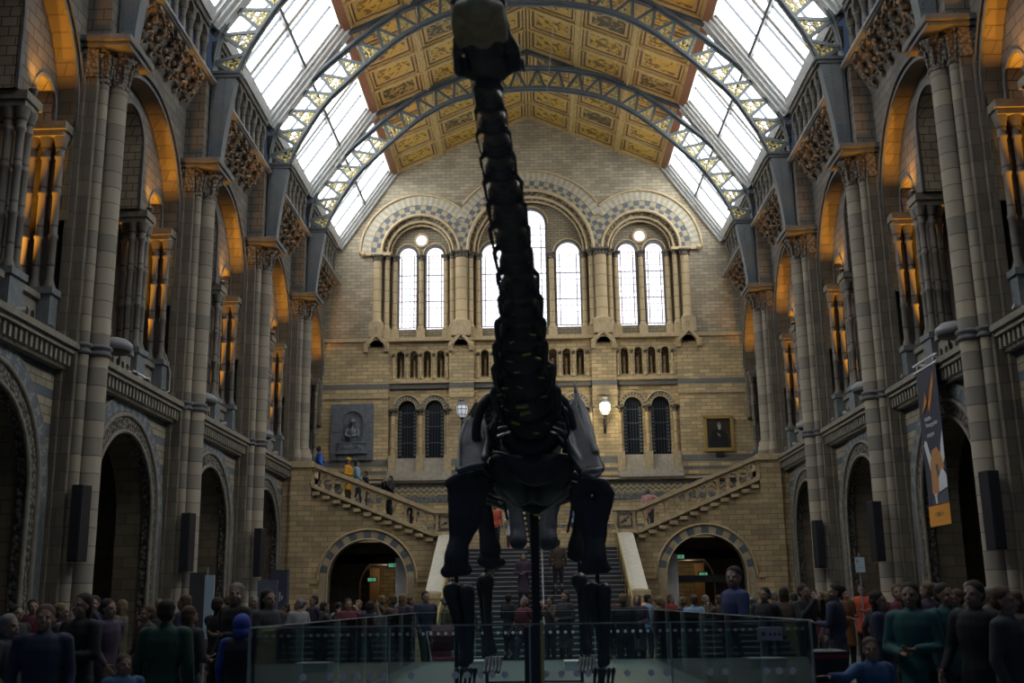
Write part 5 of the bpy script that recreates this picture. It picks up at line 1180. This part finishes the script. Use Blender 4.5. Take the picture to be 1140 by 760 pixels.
def figure(nm, arms, legs, hair='short', coat=.0, hood=False, K=1.0, headturn=0.0, female=False, vest=False):
    """a standing person about 1.75 m tall, facing -y; arms: two (elbow, wrist, palm normal, curl); legs: two (knee, ankle)"""
    root = tag(empty(nm), 'x', 'person')
    sh = .175 if female else .195
    S = [Vector((-sh, .0, 1.43)), Vector((sh, .0, 1.43))]; Hp = [Vector((-.09, 0, .92)), Vector((.09, 0, .92))]
    g = MB()
    def cc(g, pts, rr, n=10):
        pts = [Vector(p) for p in pts]
        for (p, r), (q, s) in zip(zip(pts, rr), zip(pts[1:], rr[1:])):
            m = max(2, int((q-p).length/(min(r, s)*.45)))
            for k in range(m+1): t = k/m; g.ball(p+(q-p)*t, r+(s-r)*t, 0, n, 7)
    def torso(g, e=0.0, z0=.9, z1=1.46):
        T_ = ((.90,.145,.105),(.98,.155,.11),(1.07,.135,.095),(1.16,.14,.10),(1.26,.165,.115),(1.35,.175,.115),(1.42,.16,.095))
        for (za, xa, ya), (zb_, xb, yb) in zip(T_, T_[1:]):
            for q_ in range(5):
                t = q_/4; z = za+(zb_-za)*t
                if z0-.01 <= z <= z1: g.ball((0, .0, z), 1, 0, 16, 9, xa+(xb-xa)*t+e, ya+(yb-ya)*t+e, .075+e)
    torso(g)
    for s in (0, 1):
        el, wr, n_, cu = arms[s]; lat = -1 if s == 0 else 1
        cc(g, [S[s], Vector(el)], [.052,.038]); cc(g, [Vector(el), Vector(wr)], [.038,.025]); hand(g, wr, Vector(wr)-Vector(el), n_, lat, cu)
        kn, an = legs[s]; cc(g, [Hp[s], Vector(kn)], [.085,.055]); cc(g, [Vector(kn), Vector(kn)*.5+Vector(an)*.5+Vector((0,.015,0)), Vector(an)], [.055,.055,.036])
        cc(g, [Vector(an), Vector(an)+Vector((0,-.12,-.045))], [.036,.03])
    cc(g, [(0,.01,1.42), (0,-.005,1.53)], [.062,.055])
    hd = MB() if False else g
    ct, st = math.cos(headturn), math.sin(headturn)
    R = lambda x, y, z: (x*ct-y*st, x*st+y*ct, z)
    g.ball(R(0, .01, 1.655), 1, 0, 16, 12, .078, .092, .10); g.ball(R(0, -.02, 1.60), 1, 0, 14, 10, .062, .075, .085); g.ball(R(0, -.055, 1.555), 1, 0, 10, 8, .035, .035, .03)
    for z, y, r in ((1.645,-.088,.010),(1.63,-.096,.012),(1.615,-.104,.0145),(1.607,-.098,.015)): g.ball(R(0, y, z), r, 0, 8, 6)
    for s in (-1, 1):
        g.ball(R(s*.03, -.075, 1.663), .02, 0, 8, 6, 1.2, .6, .5); g.ball(R(s*.036, -.062, 1.60), .024, 0, 8, 6)
        for k in range(5): a = -1+k*.5; g.ball(R(s*.079, .012+.012*math.sin(a*1.5), 1.625+.024*a), .011, 0, 6, 5, .6, 1, 1)
    g.ball(R(0, -.088, 1.578), .017, 0, 8, 6, 1.5, .6, .6)
    sculpt('body', g, .0085, m_skin, root, 2)
    for s in (-1, 1): q = MB(); q.ball(R(s*.031, -.083, 1.642), .0115, 0, 8, 6, 1, .7, .8); q.build('eye', m_eye, root)
    q = MB(); q.ball(R(0, -.0985, 1.578), .02, 0, 8, 6, 1.1, .3, .35); q.build('mouth', m_lip, root)
    # jacket
    g = MB(); torso(g, .024, .9)
    if coat:
        for k in range(22): z = .92-coat*k/21; g.ball((0, .0, z), 1, 0, 16, 9, .17+.03*k/21, .13+.025*k/21, .06)
    for s in (0, 1):
        el, wr, n_, cu = arms[s]; el, wr = Vector(el), Vector(wr); cc(g, [S[s]*.8+Vector((0,0,.3)), S[s], el, wr+(el-wr)*.06], [.07,.074,.056,.042])
    cc(g, [(0,.01,1.44),(0,.005,1.49)], [.085,.075])
    sculpt('jacket', g, .014, m_cloth0, root, 2)
    if vest:
        g = MB(); torso(g, .042, .9)
        for k in range(12): g.ball((0,0,.93+.036*k), 1, 0, 16, 9, .2, .148, .06)
        sculpt('padded_vest', g, .014, m_cloth0, root, 2)
    g = MB()
    torso(g, .012, .9, .99)
    for s in (0, 1):
        kn, an = legs[s]; kn, an = Vector(kn), Vector(an); cc(g, [Hp[s], kn, an+(kn-an)*.04], [.102,.072,.058])
    sculpt('trousers', g, .016, m_cloth1, root, 2)
    for s in (0, 1):
        an = Vector(legs[s][1]); g = MB()
        for k in range(7): t = k/6; g.ball(an+Vector((0,.04-.2*t,-.045)), .045-.008*t, 0, 10, 7, 1, 1, .8)
        g.ball(an+Vector((0,.01,.0)), .05, 0, 10, 7); sculpt('shoe', g, .012, m_shoe, root, 2)
    if hood:
        g = MB(); g.ball(R(0, .02, 1.66), 1, 0, 16, 12, .112, .122, .128); g.ball(R(0, .035, 1.56), 1, 0, 14, 10, .11, .11, .1); sculpt('hood', g, .014, m_cloth0, root, 2)
    else:
        g = MB(); g.ball(R(0, .028, 1.685), 1, 0, 16, 12, .088, .096, .088); g.ball(R(0, .045, 1.635), 1, 0, 14, 10, .084, .082, .08)
        if hair == 'long':
            for s in (-1, 0, 1):
                for k in range(7): g.ball(R(s*.055, .055+(.01 if s == 0 else -.01), 1.63-.035*k), .045-.002*k, 0, 9, 7)
        if hair == 'bun': g.ball(R(0, .13, 1.69), .05, 0, 9, 7)
        sculpt('hair', g, .013, m_hair, root, 2)
    return root
m_cloth0 = cloth('jacket_cloth', (.02,.022,.03)); m_cloth1 = cloth('trouser_cloth', (.015,.017,.022)); m_shoe = pl('shoe_leather', (.012,.012,.013), .5); m_hair = pl('dark_hair', (.02,.014,.01), .6)
down = lambda s, f=0.0: ((s*.25, .03, 1.15), (s*.25, -.06-f, .92), (-s, .2, 0), .55)
LS = [((-.10,-.02,.49),(-.11,.02,.085)), ((.10,-.02,.49),(.11,.02,.085))]
LW = [((-.10,-.14,.52),(-.11,-.20,.10)), ((.10,.04,.49),(.10,.28,.12))]
P = {}
P['stand'] = figure('person', [down(-1), down(1)], LS)
P['walk'] = figure('person', [((-.25,-.05,1.16),(-.24,-.22,.98),(1,.2,0),.5), ((.25,.12,1.17),(.25,.10,.93),(-1,.2,0),.5)], LW)
P['woman'] = figure('person', [((-.24,-.02,1.16),(-.08,-.22,1.12),(0,0,1),.7), ((.24,-.02,1.16),(.06,-.24,1.16),(0,0,1),.7)], LS, 'long', .35, female=True)
P['photo'] = figure('person', [((-.24,-.14,1.24),(-.07,-.30,1.52),(.8,0,.2),.8), ((.24,-.14,1.24),(.07,-.30,1.52),(-.8,0,.2),.8)], LS, 'short')
P['turn'] = figure('person', [down(-1,.05), ((.25,-.04,1.18),(.10,-.25,1.20),(-.4,0,1),.8)], LS, 'bun', .15, headturn=.7, female=True)
P['hood'] = figure('person', [down(-1), down(1)], LS, hood=True, vest=True)
P['point'] = figure('person', [((-.36,-.06,1.36),(-.60,-.12,1.38),(0,0,-1),.15), down(1)], LS, headturn=-.5)
USED = set(); MC = {}
def cm(c, nm='garment'):
    k = tuple(round(x, 3) for x in c)
    if k not in MC: MC[k] = cloth(nm+'_cloth', k)
    return MC[k]
HAIR = {'dark': (.018,.013,.01), 'brown': (.07,.04,.02), 'grey': (.14,.135,.13), 'fair': (.13,.09,.045)}
def setm(o, m):
    for s_ in o.material_slots: s_.link = 'OBJECT'; s_.material = m
def person(pose, x, y, z, h, face, top, bottom, hair, label, group=None, extra=None):
    src = P[pose]
    if pose in USED: o = copy_tree(src)
    else: KIDS[src.name] = list(src.children); o = src; USED.add(pose)
    o.location = (x, y, z); o.rotation_euler = (0, 0, face); s = h/1.755; o.scale = (s, s, s)
    for ch in list(o.children):
        n = ch.name.split('.')[0]
        if n in ('jacket', 'hood'): setm(ch, cm(top))
        elif n == 'padded_vest': setm(ch, cm((.012,.014,.022)))
        elif n == 'trousers': setm(ch, cm(bottom))
        elif n == 'hair': setm(ch, cm(HAIR[hair], 'hair'))
    o['label'] = label
    if group: o['group'] = group
    return o
NAVY = (.018,.024,.055); BLK = (.010,.011,.014); CHAR = (.03,.032,.038); PURP = (.045,.028,.055); TEAL = (.02,.095,.095); GREEN = (.014,.055,.038); BLUE_ = (.03,.06,.30); MIDB = (.03,.09,.20); RED = (.35,.05,.02); BRN = (.06,.04,.028); LBL = (.18,.28,.42); PINK = (.45,.24,.22); WHT = (.5,.5,.5); MAR = (.10,.02,.03); OLV = (.06,.06,.035)
def pp_(pose, u, Y, h, face, top, bottom, hair, label, group='visitors on the hall floor', z=0.0): return person(pose, at(u, 665, Y).x, Y, z, h, face, top, bottom, hair, label, group)
A = math.pi
pp_('hood', 271, 11.6, 1.50, A, BLUE_, BLK, 'dark', 'child seen from behind in a bright blue hood and dark padded vest')
pp_('turn', 263, 13.4, 1.86, -.6, BLK, BLK, 'grey', 'grey-haired person in black just behind the blue-hooded child')
pp_('woman', 299, 14.6, 1.80, .9, CHAR, BLK, 'dark', 'dark-haired person in charcoal coat right of the blue-hooded child')
pp_('walk', 474, 25, 1.86, .5, NAVY, BLK, 'dark', 'dark-haired person in navy jacket pushing the stroller')
pp_('turn', 818, 14.2, 1.99, -1.2, (.03,.045,.13), BLK, 'dark', 'tall person in dark blue jacket before the right stair arch')
pp_('stand', 694, 21.8, 1.72, A*.9, BLK, BLK, 'fair', 'person in black with pale hair below the right stair coping')
pp_('woman', 941, 25.6, 1.78, .5, (.14,.06,.02), BLK, 'dark', 'person in brown-orange top beside the red-jacketed attendant')
pp_('turn', 960, 26.6, 1.88, -.9, RED, BLK, 'dark', 'attendant in orange-red jacket under the pale paper sign')
pp_('point', 964, 9.1, 1.28, .3, MIDB, BLK, 'brown', 'child in blue top stretching an arm towards the donation box')
pp_('woman', 1013, 10.6, 1.72, -.5, TEAL, BLK, 'dark', 'person in teal coat, nearer the red-jacketed attendant')
pp_('stand', 1052, 11.8, 1.72, .4, (.012,.06,.062), BLK, 'dark', 'person in darker teal coat right of the other teal coat')
pp_('walk', 1084, 10.2, 1.72, -.9, BLK, BLK, 'dark', 'person in black beside the nearest right column')
pp_('stand', 1118, 9.4, 1.66, .8, CHAR, BLK, 'brown', 'brown-haired person in charcoal at the lower right corner')
pp_('woman', 978, 13.6, 1.66, 1.0, NAVY, BLK, 'dark', 'long-haired person in navy coat left of the teal coats')
pp_('stand', 187, 10.4, 1.66, A, GREEN, BLK, 'dark', 'person in dark green coat near the blue-topped child')
pp_('stand', 143, 9.4, 1.22, .7, (.03,.10,.20), BLK, 'brown', 'small child in blue top at the lower left')
pp_('woman', 92, 11.2, 1.74, -.4, BLK, BLK, 'dark', 'long-haired person in black before the nearest left column')
pp_('stand', 52, 9.6, 1.63, .3, NAVY, BLK, 'brown', 'brown-haired person in navy near the left photo edge')
pp_('walk', 14, 10.4, 1.55, 1.3, CHAR, BLK, 'grey', 'grey-haired person in charcoal at the left photo edge')
pp_('walk', 122, 13.6, 1.70, 1.2, PURP, BLK, 'dark', 'person in dark purple jacket behind the small child in blue')
pp_('woman', 213, 12.4, 1.60, A*.8, CHAR, NAVY, 'brown', 'brown-haired person in charcoal coat right of the green coat')
pp_('photo', 244, 16.5, 1.72, 2.6, BLK, BLK, 'dark', 'person in black raising a camera left of the blue-hooded child')
# the looser crowd farther back, each with a look of its own
TOPS = [('black',BLK),('navy',NAVY),('charcoal',CHAR),('dark purple',PURP),('brown',BRN),('maroon',MAR),('olive',OLV)]
crowd = []
rr = random.Random(21); poses = ['stand','walk','woman','turn','photo']
PW = {'stand':'standing','walk':'walking','woman':'long-haired','turn':'half-turned','photo':'picture-taking'}
def refname(u):
    for lim, n in ((70,'at the left photo edge'),(150,'near the nearest left column'),(235,'near the second left column'),(300,'near the third left column'),(352,'by the left stair pier'),(395,'at the left edge of the left stair arch'),(430,'under the left stair arch'),(470,'right of the left stair arch'),(505,'by the left stair coping'),(595,'at the foot of the staircase left of the post'),(690,'at the foot of the staircase right of the post'),(735,'by the right stair coping'),(770,'under the left half of the right stair arch'),(815,'under the right half of the right stair arch'),(858,'right of the right stair arch'),(910,'near the third right column'),(975,'near the second right column'),(1060,'under the hanging banner'),(1141,'near the nearest right column')):
        if u < lim: return n
seen = {}
spots = [(20,15.5),(38,18),(70,14.5),(105,17.5),(135,19),(165,15.2),(178,21),(205,17.5),(228,23),(256,24),(283,22),(318,25.5),(333,23),(349,26.5),(362,24),(377,27),(388,23.4),(399,26),(412,24.6),(424,27.5),(436,23.8),(449,26.4),(458,28.5),(497,27.6),(519,29.4),(541,27.2),(566,29.8),(583,26.4),(612,28.8),(629,26.2),(653,29.2),(676,27),(709,25),(722,27.8),(736,24),(747,28.6),(759,26),(772,23.4),(786,27.5),(800,25.2),(838,24),(851,19),(862,27),(873,22),(884,25.4),(896,18.5),(906,29),(918,22.6),(929,17),(975,19.5),(1000,17),(1032,15.5),(1064,14),(1100,15.6),(1128,12.2),(1080,17.5)]
for i, (u, Y) in enumerate(spots):
    po = poses[(i*3+i//5) % 5]; t = TOPS[(i*5+i//7) % 7]; hn = ['dark','brown','dark','grey','fair'][(i*2+i//3) % 5]
    if 720 < u < 775 and i % 2: t = ('light blue', LBL)
    if u in (747,): t = ('dull red', (.22,.04,.03))
    if u in (377, 333): t = ('pale grey', (.20,.20,.21))
    k = 0
    while True:
        pl_ = refname(u); lab_ = f'{PW[po]} {hn}-haired person in {t[0]} {pl_}'.replace('long-haired dark-haired', 'dark long-haired').replace('long-haired brown-haired', 'brown long-haired').replace('long-haired grey-haired', 'grey long-haired').replace('long-haired fair-haired', 'fair long-haired')
        if lab_ not in seen: break
        k += 1; t = TOPS[(i*5+i//7+k) % 7]
    seen[lab_] = 1
    pp_(po, u, Y, 1.62+.2*rr.random(), rr.uniform(-A, A), t[1], BLK if i % 3 else NAVY, hn, lab_)
# on the stairs and the landing
zf_ = lambda x: 3.6+.15*math.floor(max(0, (abs(x)-3.5)/.305)) if abs(x) > 3.5 else 3.45
def up_(pose, u, Y, h, face, top, bottom, hair, label):
    x = at(u, 560, Y).x; Y = Y; return person(pose, x, Y, min(zf_(x), 5.7), h, face, top, bottom, hair, label, 'people on the upper stairs')
up_('stand', 551, 41.3, 1.75, .3, (.45,.08,.05), NAVY, 'dark', 'person in red jacket on the landing left of the hip bones')
up_('woman', 568, 40.5, 1.6, -.3, WHT, MAR, 'brown', 'person in white top on the landing beside the red jacket')
up_('walk', 640, 41.2, 1.75, .6, LBL, BLK, 'dark', 'person in light blue on the landing right of the hip bones')
up_('stand', 652, 41.8, 1.72, -.6, (.3,.32,.36), BLK, 'grey', 'person in pale grey on the landing behind the light blue one')
up_('turn', 354, 41.2, 1.72, 2.0, (.03,.12,.5), BLK, 'dark', 'person in bright blue jacket at the top of the left flight')
up_('woman', 387, 41.3, 1.70, 1.2, (.62,.30,.02), BRN, 'brown', 'person in yellow-orange on the left flight below the bust')
up_('walk', 397, 40.5, 1.66, 1.6, (.18,.30,.40), NAVY, 'dark', 'person in pale blue shirt climbing the left flight')
up_('stand', 406, 41.5, 1.55, -1.0, NAVY, BLK, 'dark', 'person in navy on the left flight right of the pale blue shirt')
up_('photo', 434, 41.1, 1.76, -.8, BLK, BLK, 'dark', 'person in black lifting both hands to the face on the left flight')
up_('stand', 460, 41.0, 1.35, .1, BLK, BLK, 'brown', 'child in black with fair cap low on the left flight')
up_('point', 722, 41.0, 1.72, A-.5, PINK, CHAR, 'grey', 'grey-haired person in pink pointing on the right flight')
for k, (u, yk, top, lb) in enumerate(((583, 8, PURP, 'person in dark purple climbing the stairs left of the post'), (622, 11, BRN, 'person in brown climbing the stairs right of the post'), (545, 15, CHAR, 'person in charcoal high on the stairs between the left leg bones'))):
    Y = yb0+.35*yk+.17; person(['woman','stand','stand'][k], at(u, 660, Y).x, Y, .15*(yk+1), 1.7, A if k else 0, top, BLK, 'dark', lb, 'people on the upper stairs')
q = MB(); q.ball((0,0,0), .11, 0, 12, 6, 1, 1, .6)
x_ = at(387, 560, 41.3).x
hat = q.build('sun_hat', pl('yellow_felt', (.75,.42,.03), .8), None, (x_, 41.3, min(zf_(x_), 5.7)+1.70)); tag(hat, 'yellow-orange hat on the person below the bust', 'hat')
# stroller
st0 = tag(empty('stroller', (at(492, 665, 23.9).x, 23.9, 0), .3), 'dark red child stroller with white bag in front of the navy-jacketed person', 'stroller')
q = MB()
for s in (-1, 1): q.tube([(s*.24,.45,1.0),(s*.24,.2,.75),(s*.24,-.35,.15)], .016, 6); q.tube([(s*.24,.3,.12),(s*.24,.0,.55)], .016, 6); q.tube([(s*.24,.2,.75),(s*.24,-.25,.85)], .014, 6)
q.tube([(-.24,.45,1.0),(.24,.45,1.0)], .02, 6); q.tube([(-.24,.3,.12),(.24,.3,.12)], .012, 6); q.tube([(-.24,-.35,.15),(.24,-.35,.15)], .012, 6); q.build('frame', m_alu, st0)
q = MB(); q.hexa([(-.21,-.28,.42),(.21,-.28,.42),(.21,.08,.42),(-.21,.08,.42),(-.21,-.28,.5),(.21,-.28,.5),(.21,.08,.5),(-.21,.08,.5)]); q.hexa([(-.21,.04,.45),(.21,.04,.45),(.21,.12,.45),(-.21,.12,.45),(-.21,.2,1.0),(.21,.2,1.0),(.21,.26,1.0),(-.21,.26,1.0)]); q.build('seat', cloth('dark_red_fabric', (.16,.02,.03)), st0, bevel=.02)
q = MB()
for k in range(6): a0, a1 = PI*k/7, PI*(k+1)/7; q.hexa([(-.23,.15-.36*math.sin(a0)*.9,.85+.26*math.cos(a0)),(.23,.15-.36*math.sin(a0)*.9,.85+.26*math.cos(a0)),(.23,.15-.36*math.sin(a1)*.9,.85+.26*math.cos(a1)),(-.23,.15-.36*math.sin(a1)*.9,.85+.26*math.cos(a1))]+[(x, y+.0, z+.02) for x, y, z in [(-.23,.15-.36*math.sin(a0)*.9,.85+.26*math.cos(a0)),(.23,.15-.36*math.sin(a0)*.9,.85+.26*math.cos(a0)),(.23,.15-.36*math.sin(a1)*.9,.85+.26*math.cos(a1)),(-.23,.15-.36*math.sin(a1)*.9,.85+.26*math.cos(a1))]])
q.build('canopy', cloth('dark_maroon_fabric', (.07,.015,.02)), st0)
for s in (-1, 1):
    for y, r in ((-.35,.10), (.3,.13)):
        q = MB(); q.tube([(s*.24-.02,y,r),(s*.24+.02,y,r)], [r,r], 16); q.build('wheel', m_shoe, st0)
g = MB()
for k in range(6): g.ball((.0,.42,.72-.05*k), .10+.008*k, 0, 10, 7, 1, .6, 1)
sculpt('white_bag', g, .02, cloth('white_cotton', (.6,.58,.58)), st0, 2)
